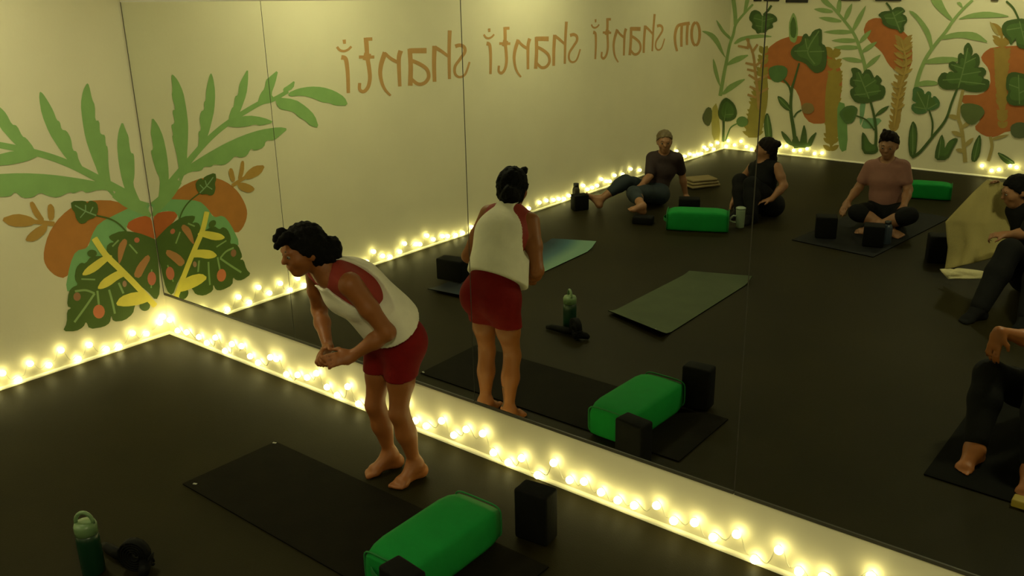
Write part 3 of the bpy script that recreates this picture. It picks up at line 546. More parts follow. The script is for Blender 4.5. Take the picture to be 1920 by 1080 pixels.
# bottles
def lathe_part(name, prof, c, m, parent, n=24):
    bm = bmesh.new(); lathe(bm, prof, c, n); return obj(name, bm, m, parent, True)
M_BOTG = mat('green_bottle', (.004, .028, .012), .3, .05, 8.); M_LID = mat('pale_green_lid', (.12, .20, .085), .35, .05, 8.)
M_BOTD = mat('dark_bottle', (.03, .026, .014), .35, .1, 8.); M_CUP = mat('pale_mint_tumbler', (.22, .28, .19), .4, .04, 8.)
M_BOTB = mat('blue_grey_bottle', (.030, .040, .060), .35, .06, 8.); M_CAP = mat('dark_cap', (.01, .01, .009), .4, .1, 9.)
c = Vector((2.022, -1.575, 0))
t = thing('water_bottle', 'tall dark green water bottle with a pale looped lid standing by the black strap', 'bottle', c)
lathe_part('body', [(.040, 0), (.043, .006), (.043, .145), (.040, .165), (.034, .173)], c, M_BOTG, t)
lathe_part('lid', [(.034, .170), (.042, .173), (.042, .205), (.037, .218), (.010, .221)], c, M_LID, t)
bm = bmesh.new(); tube(bm, [(c.x-.034*math.cos(a)*.8, c.y-.034*math.cos(a)*.6, .214+.046*math.sin(a)) for a in [k*math.pi/10 for k in range(11)]], .0075, 8); obj('loop_handle', bm, M_LID, t, True)
c = flo(1080, 386); c.x = max(.11, c.x)
t = thing('water_bottle', 'dark slim bottle standing against the left wall by the fairy lights', 'bottle', c)
lathe_part('body', [(.034, 0), (.036, .005), (.036, .16), (.030, .18), (.022, .19)], c, M_BOTD, t); lathe_part('cap', [(.022, .188), (.026, .19), (.026, .222), (.01, .226)], c, M_CAP, t)
c = flo(1387, 426)
t = thing('tumbler', 'pale mint tumbler with a handle standing beside the person in black', 'cup', c)
lathe_part('body', [(.034, 0), (.036, .004), (.040, .15), (.041, .165)], c, M_CUP, t); lathe_part('lid', [(.043, .163), (.043, .175), (.03, .182), (.005, .183)], c, M_CUP, t)
bm = bmesh.new(); d = Vector((-CR[0], CR[1], 0)).normalized(); tube(bm, [tuple(c+d*x+Vector((0, 0, z))) for x, z in ((.036, .10), (.06, .105), (.085, .085), (.088, .06), (.06, .045), (.037, .045))], .008, 8); obj('handle', bm, M_CUP, t, True)
c = flo(1661, 457)
t = thing('water_bottle', 'blue grey bottle standing in front of the person in the mauve shirt', 'bottle', c)
lathe_part('body', [(.036, 0), (.038, .005), (.038, .14), (.03, .16), (.022, .168)], c, M_BOTB, t); lathe_part('cap', [(.022, .166), (.025, .168), (.025, .19), (.01, .194)], c, M_CAP, t)

# coiled strap
c = Vector((2.145, -1.465, 0))
t = thing('yoga_strap', 'black yoga strap coiled up on the floor beside the green water bottle', 'strap', c)
bm = bmesh.new(); sp = []
for k in range(73):
    a = k/72*5*2*math.pi; r = .012+.050*k/72; sp.append((r*math.cos(a), .069+r*math.sin(a)*1.05))
dv = Vector((.85, .53, 0)); nv = Vector((-.53, .85, 0))
for (a, za), (b, zb) in zip(sp, sp[1:]):
    bm.faces.new([bm.verts.new(c+dv*a_+nv*s+Vector((0, 0, z_))) for a_, z_, s in ((a, za, -.019), (b, zb, -.019), (b, zb, .019), (a, za, .019))])
bmesh.ops.remove_doubles(bm, verts=bm.verts[:], dist=1e-5); bmesh.ops.solidify(bm, geom=bm.faces[:], thickness=.005); obj('coil', bm, M_BLACK, t, True)
bm = bmesh.new()
tube(bm, [(1.915, -1.475, .018), (1.955, -1.478, .024), (2.01, -1.478, .026), (2.07, -1.472, .03), (2.11, -1.468, .028)], [.014, .02, .022, .024, .016], 8); obj('strap_end', bm, M_BLACK, t, True)
bm = bmesh.new(); tube(bm, [(2.155, -1.44, .03), (2.185, -1.45, .036), (2.215, -1.475, .028), (2.225, -1.49, .016)], [.022, .026, .022, .014], 8); obj('strap_end', bm, M_BLACK, t, True)
bm = bmesh.new(); tube(bm, [(2.175+.02*math.cos(a), -1.425+.004*math.cos(a), .03+.02*math.sin(a)) for a in [k*math.pi/6 for k in range(12)]], .005, 6); obj('buckle', bm, M_BLACK, t, True)

# folded tan blanket on which the reclining person leans
M_TAN = mat('tan_blanket', (.22, .17, .085), .9, .1, 8., .3, spec=.1, bscale=90.)
a, b = flo(1284, 352), flo(1342, 345); mid = (a+b)/2
t = thing('folded_blanket', 'tan folded blanket on the floor beside the hand of the reclining person', 'blanket', mid)
ang = math.atan2(b.y-a.y, b.x-a.x)
for k in range(3):
    bm = bmesh.new(); L = .34-.025*k
    bx(bm, (-L/2, -.12+.008*k, .003+.029*k), (L/2, .12-.008*k, .0315+.029*k), .013, 3)
    bmesh.ops.rotate(bm, cent=(0, 0, 0), matrix=Matrix.Rotation(ang+.05*k, 3, 'Z'), verts=bm.verts[:]); bmesh.ops.translate(bm, vec=mid, verts=bm.verts[:]); obj('fold', bm, M_TAN, t, True)
# yellow block at the right
M_YEL = mat('yellow_foam', (.28, .20, .02), .6, .08, 20.)
p = flo(1922, 951); bm = bmesh.new(); bx(bm, (p.x-.05, p.y-.03, 0), (p.x+.07, p.y+.03, .035), .006, 3)
tag(obj('foam_piece', bm, M_YEL, None, True), 'small yellow foam piece at the corner of the black mat', 'foam piece')
# ------------------------------------------------------------------ people: smooth union of tapered limbs, meshed as one surface
V3 = lambda *a: np.array(a, float)
def nrm(v): v = np.asarray(v, float); return v/np.linalg.norm(v)
def cap(a, b, ra, rb, k=.03, lat=None, s=1.): return dict(t='c', a=np.asarray(a, float), b=np.asarray(b, float), ra=ra, rb=rb, k=k, lat=None if lat is None else nrm(lat), s=s)
def elli(c, X, Y, rad, k=.03): X, Y = nrm(X), nrm(Y); return dict(t='e', c=np.asarray(c, float), R=np.stack([X, Y, np.cross(X, Y)]), rad=np.array(rad, float), k=k)
def ext(p):
    if p['t'] == 'c':
        m = max(p['ra'], p['rb'])*max(1, p['s']); return np.minimum(p['a'], p['b'])-m, np.maximum(p['a'], p['b'])+m
    m = p['rad'].max(); return p['c']-m, p['c']+m
def pdist(p, X, Y, Z):
    if p['t'] == 'c':
        ba = p['b']-p['a']; L2 = float(ba@ba)+1e-12
        x, y, z = X-p['a'][0], Y-p['a'][1], Z-p['a'][2]
        t = np.clip((x*ba[0]+y*ba[1]+z*ba[2])/L2, 0, 1); x = x-t*ba[0]; y = y-t*ba[1]; z = z-t*ba[2]
        if p['lat'] is not None:
            l = p['lat']; w = (x*l[0]+y*l[1]+z*l[2])*(1-1/p['s']); x = x-l[0]*w; y = y-l[1]*w; z = z-l[2]*w
        return np.sqrt(x*x+y*y+z*z)-(p['ra']+(p['rb']-p['ra'])*t)
    x, y, z = X-p['c'][0], Y-p['c'][1], Z-p['c'][2]; q = [(x*r[0]+y*r[1]+z*r[2]) for r in p['R']]; r = p['rad']
    k0 = np.sqrt(sum((a/b)**2 for a, b in zip(q, r))); k1 = np.sqrt(sum((a/(b*b))**2 for a, b in zip(q, r)))+1e-9
    return k0*(k0-1)/k1
def field(prims, org, shape, h, off=0., extra=0.):
    V = np.full(shape, 9., np.float32)
    for p in prims:
        lo, hi = ext(p); pad = off+p['k']+3*h+extra
        i0 = np.maximum(0, np.floor((lo-pad-org)/h).astype(int)); i1 = np.minimum(shape, np.ceil((hi+pad-org)/h).astype(int)+1)
        if (i1 <= i0).any(): continue
        X = (org[0]+h*np.arange(i0[0], i1[0]))[:, None, None]; Y = (org[1]+h*np.arange(i0[1], i1[1]))[None, :, None]; Z = (org[2]+h*np.arange(i0[2], i1[2]))[None, None, :]
        d = (pdist(p, X, Y, Z)-off).astype(np.float32); s = tuple(slice(a, b) for a, b in zip(i0, i1)); A = V[s]; k = p['k']
        hh = np.maximum(k-np.abs(A-d), 0)/k; V[s] = np.minimum(A, d)-hh*hh*k*.25
    return V
def nets(V, org, h):
    s = V < 0; c = np.zeros(tuple(n-1 for n in V.shape), np.int8)
    sl = lambda o, n: slice(o, n-1+o)
    for o in np.ndindex(2, 2, 2): c += s[tuple(sl(a, n) for a, n in zip(o, V.shape))]
    mask = (c > 0) & (c < 8); idx = np.argwhere(mask); vid = -np.ones(mask.shape, int); vid[mask] = np.arange(len(idx))
    acc = np.zeros((len(idx), 3)); cnt = np.zeros(len(idx))
    for ax in range(3):
        for o in np.ndindex(2, 2):
            a = list(o); a.insert(ax, 0); a = np.array(a); b = a.copy(); b[ax] = 1
            va = V[tuple((idx+a).T)]; vb = V[tuple((idx+b).T)]; cr = (va < 0) != (vb < 0)
            t = np.where(cr, va/np.where(cr, va-vb, 1), 0); acc += ((a+t[:, None]*(b-a))*cr[:, None]); cnt += cr
    P = org+h*(idx+acc/cnt[:, None]); F_ = []
    for ax in range(3):
        A, B = (ax+1) % 3, (ax+2) % 3
        sa = np.take(s, range(V.shape[ax]-1), ax); sb = np.take(s, range(1, V.shape[ax]), ax); e = np.argwhere(sa != sb)
        e = e[(e[:, A] > 0) & (e[:, B] > 0) & (e[:, A] < V.shape[A]-1) & (e[:, B] < V.shape[B]-1)]
        if not len(e): continue
        def cell(da, db):
            q = e.copy(); q[:, A] += da; q[:, B] += db; return vid[tuple(q.T)]
        q = np.stack([cell(-1, -1), cell(0, -1), cell(0, 0), cell(-1, 0)], 1); ins = s[tuple(e.T)]; q[~ins] = q[~ins][:, ::-1]; F_.append(q)
    return P, np.concatenate(F_)
FLOOR_Z = [.001]
def sdf_mesh(name, prims, h, m, parent, off=0., clips=(), subs=(), extra=(), matfn=None, wave=0.):
    """clips: (point, normal) keep the side the normal points away from; subs: prims cut out; extra: prims added after the cuts"""
    allp = list(prims)+list(extra); lo = np.min([ext(p)[0] for p in allp], 0)-off-4*h; hi = np.max([ext(p)[1] for p in allp], 0)+off+4*h
    shape = np.ceil((hi-lo)/h).astype(int)+1
    V = field(prims, lo, shape, h, off)
    X = (lo[0]+h*np.arange(shape[0]))[:, None, None]; Y = (lo[1]+h*np.arange(shape[1]))[None, :, None]; Z = (lo[2]+h*np.arange(shape[2]))[None, None, :]
    for P, n in clips:
        n = nrm(n); V = np.maximum(V, ((X-P[0])*n[0]+(Y-P[1])*n[1]+(Z-P[2])*n[2]).astype(np.float32))
    if subs: V = np.maximum(V, -field(subs, lo, shape, h, 0.))
    if extra:
        for p in extra: V = np.minimum(V, field([p], lo, shape, h, 0.)) if False else V
        E = field(list(extra), lo, shape, h, 0.); k = .012; hh = np.maximum(k-np.abs(V-E), 0)/k; V = np.minimum(V, E)-hh*hh*k*.25
    if wave: V = V+(wave*(np.sin(X*151+Y*67)*np.sin(Z*93+Y*120)+.6*np.sin(X*260-Z*190)*np.sin(Y*233+1))).astype(np.float32)
    V = np.maximum(V, (-Z+FLOOR_Z[0]).astype(np.float32)+0*V)      # nothing below the floor
    P, Q = nets(V, lo, h)
    me = bpy.data.meshes.new(name); me.from_pydata(P.tolist(), [], Q.tolist()); me.update()
    o = link(name, me, m, parent, True)
    if matfn is not None:
        mi = np.zeros(len(Q), np.int32); C_ = P[Q].mean(1); mi[matfn(C_)] = 1; me.polygons.foreach_set('material_index', mi)
    return o

def hand(P, w, d, pn, side, s=1., curl=.5, spread=.12):
    """w wrist, d pointing direction, pn palm normal, side: direction towards the thumb"""
    d = nrm(d); pn = nrm(pn-np.dot(pn, d)*d); th = nrm(np.cross(d, pn)); th = th if np.dot(th, side) > 0 else -th
    P.append(cap(w, w+d*.03*s, .021*s, .020*s, .02, th, 1.25)); P.append(cap(w+d*.025*s, w+d*.072*s, .0145*s, .013*s, .018, th, 2.5))
    for i, (o, L) in enumerate([(.028, .068), (.0095, .078), (-.0095, .072), (-.027, .055)]):
        a = w+d*.085*s+th*o*s; v = nrm(d+th*o*spread*18); c = curl*(1+.08*i)
        v1 = nrm(v*math.cos(c*.6)+pn*math.sin(c*.6)); v2 = nrm(v*math.cos(c*1.4)+pn*math.sin(c*1.4)); v3 = nrm(v*math.cos(c*2.1)+pn*math.sin(c*2.1))
        b = a+v1*L*.45*s; e = b+v2*L*.32*s; g = e+v3*L*.25*s
        P += [cap(a-v*.012*s, b, .0088*s, .0082*s, .006), cap(b, e, .0082*s, .0075*s, .005), cap(e, g, .0075*s, .0066*s, .005)]
    a = w+d*.028*s+th*.026*s; v = nrm(d*.65+th*.7+pn*.35); b = a+v*.036*s; v2 = nrm(d*.85+th*.25+pn*.45)
    P += [cap(a-v*.01*s, b, .0125*s, .0105*s, .010), cap(b, b+v2*.030*s, .0100*s, .0082*s, .006)]
def foot(P, an, d, up=(0, 0, 1), s=1., side=None, toes=True):
    """an ankle, d pointing direction, up: from sole to ankle"""
    d = nrm(d); up = nrm(np.asarray(up, float)-np.dot(up, d)*d); l = np.cross(d, up); side = l if side is None else (l if np.dot(l, side) > 0 else -l)   # side: towards big toe
    h = an-up*.052*s-d*.034*s; P.append(elli(h+up*.004*s, d, l, (.034*s, .028*s, .030*s), .03)); P.append(cap(an, h+d*.01*s, .031*s, .028*s, .03))
    ball = an-up*.060*s+d*.095*s
    P += [cap(an+d*.005*s, ball+up*.004*s, .033*s, .020*s, .03, l, 1.3), cap(h+up*.002*s, ball, .026*s, .019*s, .02, l, 1.2), cap(ball-side*.020*s, ball+side*.022*s, .0175*s, .0195*s, .02)]
    if toes:
        for o, L, r in [(.030, .042, .0125), (.012, .040, .0095), (-.003, .036, .009), (-.017, .030, .0085), (-.030, .022, .0082)]:
            a = ball+side*o*s+d*.008*s-up*.004*s; P.append(cap(a, a+d*L*s-up*.004*s, r*1.05*s, r*s, .008))
def head(P, c, f, u, s=1., hairline=True):
    f = nrm(f); u = nrm(np.asarray(u, float)-np.dot(u, f)*f); l = np.cross(u, f)
    P += [elli(c+u*.018*s-f*.012*s, l, f, (.073*s, .094*s, .088*s), .02), elli(c-u*.035*s+f*.028*s, l, f, (.058*s, .060*s, .070*s), .03), elli(c-u*.088*s+f*.058*s, l, f, (.026*s, .022*s, .020*s), .03),
          cap(c+f*.078*s+u*.012*s, c+f*.102*s-u*.022*s, .009*s, .013*s, .012), cap(c+f*.076*s+u*.022*s+l*.034*s, c+f*.080*s+u*.022*s-l*.034*s, .012*s, .012*s, .02),
          cap(c+f*.086*s-u*.052*s+l*.018*s, c+f*.086*s-u*.052*s-l*.018*s, .007*s, .007*s, .008), cap(c+f*.084*s-u*.063*s+l*.014*s, c+f*.084*s-u*.063*s-l*.014*s, .008*s, .008*s, .008),
          elli(c+f*.050*s-u*.025*s+l*.038*s, l, f, (.026*s, .026*s, .026*s), .02), elli(c+f*.050*s-u*.025*s-l*.038*s, l, f, (.026*s, .026*s, .026*s), .02)]
    for q in (-1, 1): P.append(elli(c+l*q*.074*s-u*.008*s-f*.008*s, l, f+.35*l*q, (.010*s, .020*s, .032*s), .01))
    return f, u, l
M_EYE = mat('dark_eye', (.01, .008, .006), .25, .05, 30.); M_EYEW = mat('eye_white', (.20, .17, .13), .4, .03, 30.)
def eyes(c, f, u, l, s, parent):
    for q in (-1, 1):
        p = Vector(c+f*.079*s+u*.002*s+l*q*.031*s)
        bm = bmesh.new(); bmesh.ops.create_uvsphere(bm, u_segments=14, v_segments=10, radius=.0110*s); bmesh.ops.translate(bm, vec=p, verts=bm.verts[:]); e = obj('eye', bm, M_EYEW, parent, True)
        bm = bmesh.new(); bmesh.ops.create_uvsphere(bm, u_segments=12, v_segments=8, radius=.0070*s); bmesh.ops.translate(bm, vec=p+Vector(f)*.0055*s, verts=bm.verts[:]); obj('iris', bm, M_EYE, e, True)
        bm = bmesh.new(); a = c+f*.089*s+u*.024*s+l*q*.014*s; b = c+f*.078*s+u*.024*s+l*q*.046*s; m_ = (a+b)/2+u*.005*s+f*.002*s; tube(bm, [tuple(a), tuple(m_), tuple(b)], [.0035*s, .004*s, .002*s], 6); obj('eyebrow', bm, M_EYE, parent, True)
def hair_cap(c, f, u, l, s, m, h, parent, extra=(), cut=.030, tilt=(.78, -.62)):
    pr = [elli(c+u*.022*s-f*.016*s, l, f, (.084*s, .100*s, .096*s), .02), elli(c-u*.035*s-f*.045*s, l, f, (.070*s, .055*s, .060*s), .03)]
    return sdf_mesh('hair', pr, h, m, parent, 0., [(c+f*cut*s+u*0, nrm(f*tilt[0]+u*tilt[1])), (c-u*.095*s, -u)], (), extra, None, .0042*s)

def limbs(J, s, legs=1., arms=1.):
    """prims of trunk, legs, arms by joint name"""
    T, L_, A_ = [], [], []
    lat = nrm(J['hipL']-J['hipR']); pel = (J['hipL']+J['hipR'])/2; shl = nrm(J['shL']-J['shR']); ch = J['chest']
    fr = J['front']
    T += [cap(pel+(J['waist']-pel)*.1, J['waist'], .088*s, .082*s, .05, lat, 1.35), cap(J['waist'], ch, .082*s, .094*s, .05, nrm(lat+shl), 1.28), cap(ch, J['neck']-(J['neck']-ch)*.25, .094*s, .070*s, .05, shl, 1.35),
          cap(J['shL']*.92+J['shR']*.08, J['shR']*.92+J['shL']*.08, .042*s, .042*s, .05), cap(J['neck']-(J['neck']-ch)*.2, J['neck'], .062*s, .046*s, .04), cap(J['neck'], J['head']-J['hf']*.025*s-J['hu']*.03*s, .045*s, .048*s, .03)]
    if J.get('bust'):
        for q in (-1, 1): T.append(elli(ch+fr*.068*s+lat*q*.055*s-(J['neck']-ch)*.15, lat, fr, (.052*s, .050*s, .052*s), .05))
    for k in 'LR':
        hp, kn, an = J['hip'+k], J['knee'+k], J['ank'+k]
        L_ += [cap(hp, hp*.45+kn*.55, .086*s*legs, .070*s*legs, .045), cap(hp*.45+kn*.55, kn, .070*s*legs, .050*s*legs, .03), cap(kn, kn*.6+an*.4, .049*s*legs, .050*s*legs, .025), cap(kn*.6+an*.4, an, .050*s*legs, .031*s*legs, .025)]
        b = nrm(np.cross(np.cross(kn-hp, an-kn), an-kn)) if np.linalg.norm(np.cross(nrm(kn-hp), nrm(an-kn))) > .08 else -fr
        b = b if np.dot(b, hp-an) > 0 or True else -b
        cb = nrm((hp+an)/2-kn) if np.linalg.norm((hp+an)/2-kn) > .03*s else -fr
        cb = nrm(cb-np.dot(cb, nrm(an-kn))*nrm(an-kn)+1e-6)
        L_.append(elli(kn*.68+an*.32+cb*.016*s, an-kn, np.cross(an-kn, cb), (.11*s, .042*s*legs, .042*s*legs), .03))
        L_.append(elli(hp-J.get('back', fr)*.040*s+(pel-hp)*.1, lat, fr, (.080*s*legs**.5, .070*s, .085*s), .04))
        sh, el, wr = J['sh'+k], J['el'+k], J['wr'+k]
        A_ += [cap(sh, sh*.5+el*.5, .046*s*arms, .043*s*arms, .03), cap(sh*.5+el*.5, el, .043*s*arms, .036*s*arms, .02), cap(el, el*.65+wr*.35, .036*s*arms, .037*s*arms, .02), cap(el*.65+wr*.35, wr, .037*s*arms, .023*s*arms, .02)]
    return T, L_, A_
def pieces(J, s, **k):
    T, L_, A_ = limbs(J, s, **k)
    X = []
    for q in 'LR':
        if J.get('hd'+q) is not None: hand(X, J['wr'+q], J['hd'+q], J['pn'+q], J['td'+q], s*.95, J.get('curl', .5))
        foot(X, J['ank'+q], J['fd'+q], J.get('fu'+q, (0, 0, 1)), s*1.0, J.get('big'+q))
    H = []; f, u, l = head(H, J['head'], J['hf'], J['hu'], s*.98)
    return T, L_, A_, X, H, (f, u, l)
def skin(name, c): return mat(name, c, .5, .06, 9., .05, spec=.4)
# ------------------------------------------------------------------ the people
M_SK1 = skin('skin_warm', (.24, .078, .018)); M_SK2 = skin('skin_light', (.24, .110, .052)); M_INK = mat('ankle_ink', (.02, .02, .02), .6, .1, 40.)
M_HAIR = mat('black_hair', (.004, .0035, .003), .65, .3, 60., .4, spec=.08, bscale=200.); M_BLOND = mat('sandy_hair', (.11, .075, .028), .6, .2, 60., .3, bscale=200.)
M_DKBR = mat('dark_brown_hair', (.009, .0055, .0035), .65, .3, 60., .3, spec=.1, bscale=200.)
M_WHITE = mat('white_cotton', (.70, .66, .54), .85, .05, 20., .12, spec=.1, bscale=60.)
M_RED = mat('dark_red_jersey', (.150, .0018, .0012), .8, .08, 30., .12, spec=.2, bscale=120.); M_BRA = mat('coral_red_jersey', (.24, .018, .008), .75, .06, 30.)
M_MAROON = mat('dark_maroon_jersey', (.014, .003, .003), .8, .1, 20., .15, bscale=90.); M_NAVY = mat('navy_teal_trousers', (.005, .013, .018), .8, .1, 20., .15, bscale=90.)
M_BLKC = mat('black_jersey', (.005, .005, .005), .85, .2, 20., .15, spec=.15, bscale=90.); M_MAUVE = mat('mauve_cotton', (.22, .098, .075), .85, .06, 20., .12, bscale=90.)

# --- the woman bending forward by the mirror
s = .90
J = dict(hipL=V3(2.506, -.335, .660), hipR=V3(2.376, -.328, .658), kneeL=V3(2.512, -.395, .345), kneeR=V3(2.352, -.388, .335), ankL=V3(2.530, -.330, .072), ankR=V3(2.375, -.335, .072),
         waist=V3(2.442, -.365, .795), chest=V3(2.395, -.490, .930), neck=V3(2.350, -.600, 1.035), shL=V3(2.490, -.590, .985), shR=V3(2.235, -.560, .995), head=V3(2.315, -.668, 1.118),
         hf=nrm((-.30, -.93, -.20)), hu=nrm((-.10, -.22, .95)), front=nrm((-.25, -.85, -.45)), elL=V3(2.590, -.500, .775), elR=V3(2.155, -.490, .775), wrL=V3(2.475, -.600, .675), wrR=V3(2.330, -.600, .675),
         hdL=(-.45, -.85, -.02), hdR=(.30, -.9, -.02), pnL=(-.75, .1, -.55), pnR=(.75, .1, -.55), tdL=(-.3, -.2, .9), tdR=(.3, -.2, .9), fdL=(-.04, -1, 0), fdR=(-.30, -1, 0), bigL=V3(-1, 0, 0), bigR=V3(1, 0, 0), bust=True, back=nrm((-.2, -1, 0)), curl=.75)
T, L_, A_, X, H, (f, u, l) = pieces(J, s, legs=.88)
t = thing('person', 'barefoot woman in white tank and dark red shorts bending forward beside the mirror, hands together', 'person', (2.45, -.36, 0))
def ink(C_):
    d = C_-(J['ankL']*.70+J['kneeL']*.30); r = np.abs(d[:, 0]+.022) < .02
    return (C_[:, 2] > .10) & (C_[:, 2] < .20) & (C_[:, 1] > -.35) & (np.abs(np.abs(C_[:, 0]-2.505)-.010) < .0035) | ((np.abs(C_[:, 2]-.15) > .047) & (np.abs(C_[:, 2]-.15) < .053) & (C_[:, 1] > -.35) & (np.abs(C_[:, 0]-2.505) < .013))
sdf_mesh('body', T+L_+A_+X+H, .0062, [M_SK1, M_INK], t, matfn=ink)
hemn = nrm((.05, .60, -.78)); hem = V3(2.46, -.345, .752)
tk = [p for p in T[:4]]+T[5:]
front = J['front']; lat = nrm(J['shL']-J['shR'])
tankp = [T[1], T[2], T[3], cap(J['chest'], hem+hemn*.01+front*.02, .100*s, .125*s, .05, lat, 1.28)]+T[6:]
arm = [cap(J['sh'+k]-q*lat*.016+V3(0, 0, .02), J['sh'+k]*.52+J['waist']*.48+q*lat*.128, .090, .072, .03) for k, q in (('L', 1), ('R', -1))]
nk = [elli(J['neck']+front*.035+(J['neck']-J['chest'])*.10, lat, front, (.085, .10, .085), .02)]
sdf_mesh('tank_top', tankp, .0062, M_WHITE, t, .014, [(hem, hemn)], arm+nk)
arm2 = [cap(J['sh'+k]+q*lat*.040+V3(0, 0, .015), J['sh'+k]*.60+J['waist']*.40+q*lat*.150, .062, .056, .03) for k, q in (('L', 1), ('R', -1))]
ax = nrm(J['chest']-J['waist'])
sdf_mesh('sports_bra', T[1:4]+T[6:], .0062, M_BRA, t, .0065, [(J['waist']*.45+J['chest']*.55, -ax)], arm2+nk)
sh_ = [T[0], cap(J['waist'], J['waist']*.8+J['chest']*.2, .068*s, .066*s, .05, lat, 1.3)]+[p for p in L_ if p['t'] == 'c' or True][:0]
for k in 'LR':
    hp, kn = J['hip'+k], J['knee'+k]
    sh_ += [cap(hp, hp*.45+kn*.55, .080*s, .066*s, .045)]
sh_ += [p for p in L_ if p['t'] == 'e' and np.linalg.norm(p['c']-(J['hipL']+J['hipR'])/2) < .2]
for p in sh_: p['k'] = .055
sdf_mesh('shorts', sh_, .0062, M_RED, t, .011, [(V3(2.44, -.36, .508), (0, .12, -1)), (J['waist']+V3(0, 0, .022), nrm((0, -.45, .9)))])
eyes(J['head'], f, u, l, s*.98, t)
bun = V3(2.372, -.572, 1.098)
hair_cap(J['head'], f, u, l, s*1.03, M_HAIR, .0062, t, [elli(bun, l, f, (.046, .042, .044), .02), elli(bun+u*.030-f*.012, l, f, (.030, .030, .028), .02), elli(bun-u*.030+f*.01, l, f, (.040, .034, .034), .02), elli((J['head']+bun)/2-u*.02, l, f, (.058, .06, .052), .03),
   cap(J['head']+f*.055+u*.088+l*.035, J['head']+f*.100+u*.055+l*.012, .022, .014, .02), cap(J['head']+f*.055+u*.088-l*.035, J['head']+f*.085+u*.06-l*.05, .020, .012, .02)], cut=.026)

def figure(label, J, s, h, sk, loc, top, bot, hair, top_len=1., sleeve=None, leg_end=.93, hair_extra=(), legs=1., cut=.03, bare_feet=True, arms=1., names=('shirt', 'trousers'), top_off=.012, socks=None, tilt=(.78, -.62)):
    """sleeve: None bare arms, else share of the arm covered; leg_end: share of the lower leg covered"""
    T, L_, A_, X, H, (f, u, l) = pieces(J, s, legs=legs, arms=arms)
    t = thing('person', label, 'person', loc)
    sdf_mesh('body', T+L_+A_+X+H, h, sk, t)
    ax = nrm(J['chest']-J['waist']); pel = (J['hipL']+J['hipR'])/2; P = T[:5]+T[6:]
    if sleeve:
        for k in 'LR':
            sh, el, wr = J['sh'+k], J['el'+k], J['wr'+k]
            P.append(cap(sh, sh+(el-sh)*min(1, sleeve*2), .047*s, .042*s, .03))
            if sleeve > .5: P.append(cap(el, el+(wr-el)*(sleeve-.5)*2, .039*s, .030*s, .02))
    sub = [elli(J['neck']+J['front']*.03*s+ax*.045*s, nrm(J['shL']-J['shR']), J['front'], (.070*s, .085*s, .060*s), .02)]
    if not sleeve: sub += [cap(J['sh'+k]+q*nrm(J['shL']-J['shR'])*.045*s+ax*.01, J['sh'+k]*.7+J['waist']*.3+q*nrm(J['shL']-J['shR'])*.15*s, .06*s, .05*s, .02) for k, q in (('L', 1), ('R', -1))]
    sdf_mesh(names[0], P, h, top, t, top_off, [(J['waist']+(pel-J['waist'])*top_len, -ax)], sub)
    B = [T[0], cap(pel, pel+(J['waist']-pel)*.3, .095*s, .085*s, .04, nrm(J['hipL']-J['hipR']), 1.3)]+[p for p in L_ if p['t'] == 'e' and np.linalg.norm(p['c']-pel) < .22*s]
    for k in 'LR':
        hp, kn, an = J['hip'+k], J['knee'+k], J['ank'+k]
        B += [cap(hp, hp*.45+kn*.55, .086*s*legs, .070*s*legs, .045), cap(hp*.45+kn*.55, kn, .070*s*legs, .053*s*legs, .03)]
        if leg_end > 0:
            e = kn+(an-kn)*leg_end; m_ = kn*.6+e*.4; B += [cap(kn, m_, .053*s*legs, .055*s*legs, .025), cap(m_, e, .055*s*legs, .040*s*legs, .025)]
    sdf_mesh(names[1], B, h, bot, t, .012, [])
    if socks:
        for q in 'LR':
            S = []; foot(S, J['ank'+q], J['fd'+q], J.get('fu'+q, (0, 0, 1)), s, J.get('big'+q), True); sdf_mesh('sock', S, h, socks, t, .007)
    eyes(J['head'], f, u, l, s*.98, t)
    hair_cap(J['head'], f, u, l, s, hair, h*.8, t, [g(J['head'], f, u, l, s) for g in hair_extra], cut, tilt)
    return t

# --- reclining person by the left wall
J = dict(hipL=R(1206, 366, 4.80), hipR=R(1234, 374, 4.72), kneeL=R(1172, 340, 4.52), kneeR=R(1188, 362, 4.36), ankL=R(1126, 374, 4.30), ankR=R(1204, 386, 4.14), waist=R(1232, 346, 4.82), chest=R(1241, 318, 4.84), neck=R(1246, 288, 4.84),
         shL=R(1222, 296, 4.80), shR=R(1270, 297, 4.88), head=R(1246, 265, 4.82), hf=nrm((.55, .8, -.12)), hu=V3(0, .05, 1), front=nrm((-.1, 1, .1)), elL=R(1218, 330, 4.66), elR=R(1278, 324, 4.98), wrL=R(1200, 350, 4.50), wrR=R(1287, 349, 5.02),
         hdL=(-.3, .8, -.4), pnL=(0, -.3, -1), tdL=(1, 0, 0), hdR=(.7, .4, -.25), pnR=(0, 0, -1), tdR=(.3, 1, 0), fdL=(-.75, .25, .75), fuL=(.5, -.8, .5), fdR=(-.35, .9, .35), fuR=(.2, -.2, 1), curl=.25)
J['wrR'][2] = .045; J['hipL'][2] = J['hipR'][2] = .10
figure('sandy haired person in maroon top and navy trousers reclining by the left wall', J, .92, .0095, M_SK2, (J['hipL'][0], J['hipL'][1], 0), M_MAROON, M_NAVY, M_BLOND, 1.1, .42, .55, legs=1.05, cut=-.012, tilt=(.62, -.78))
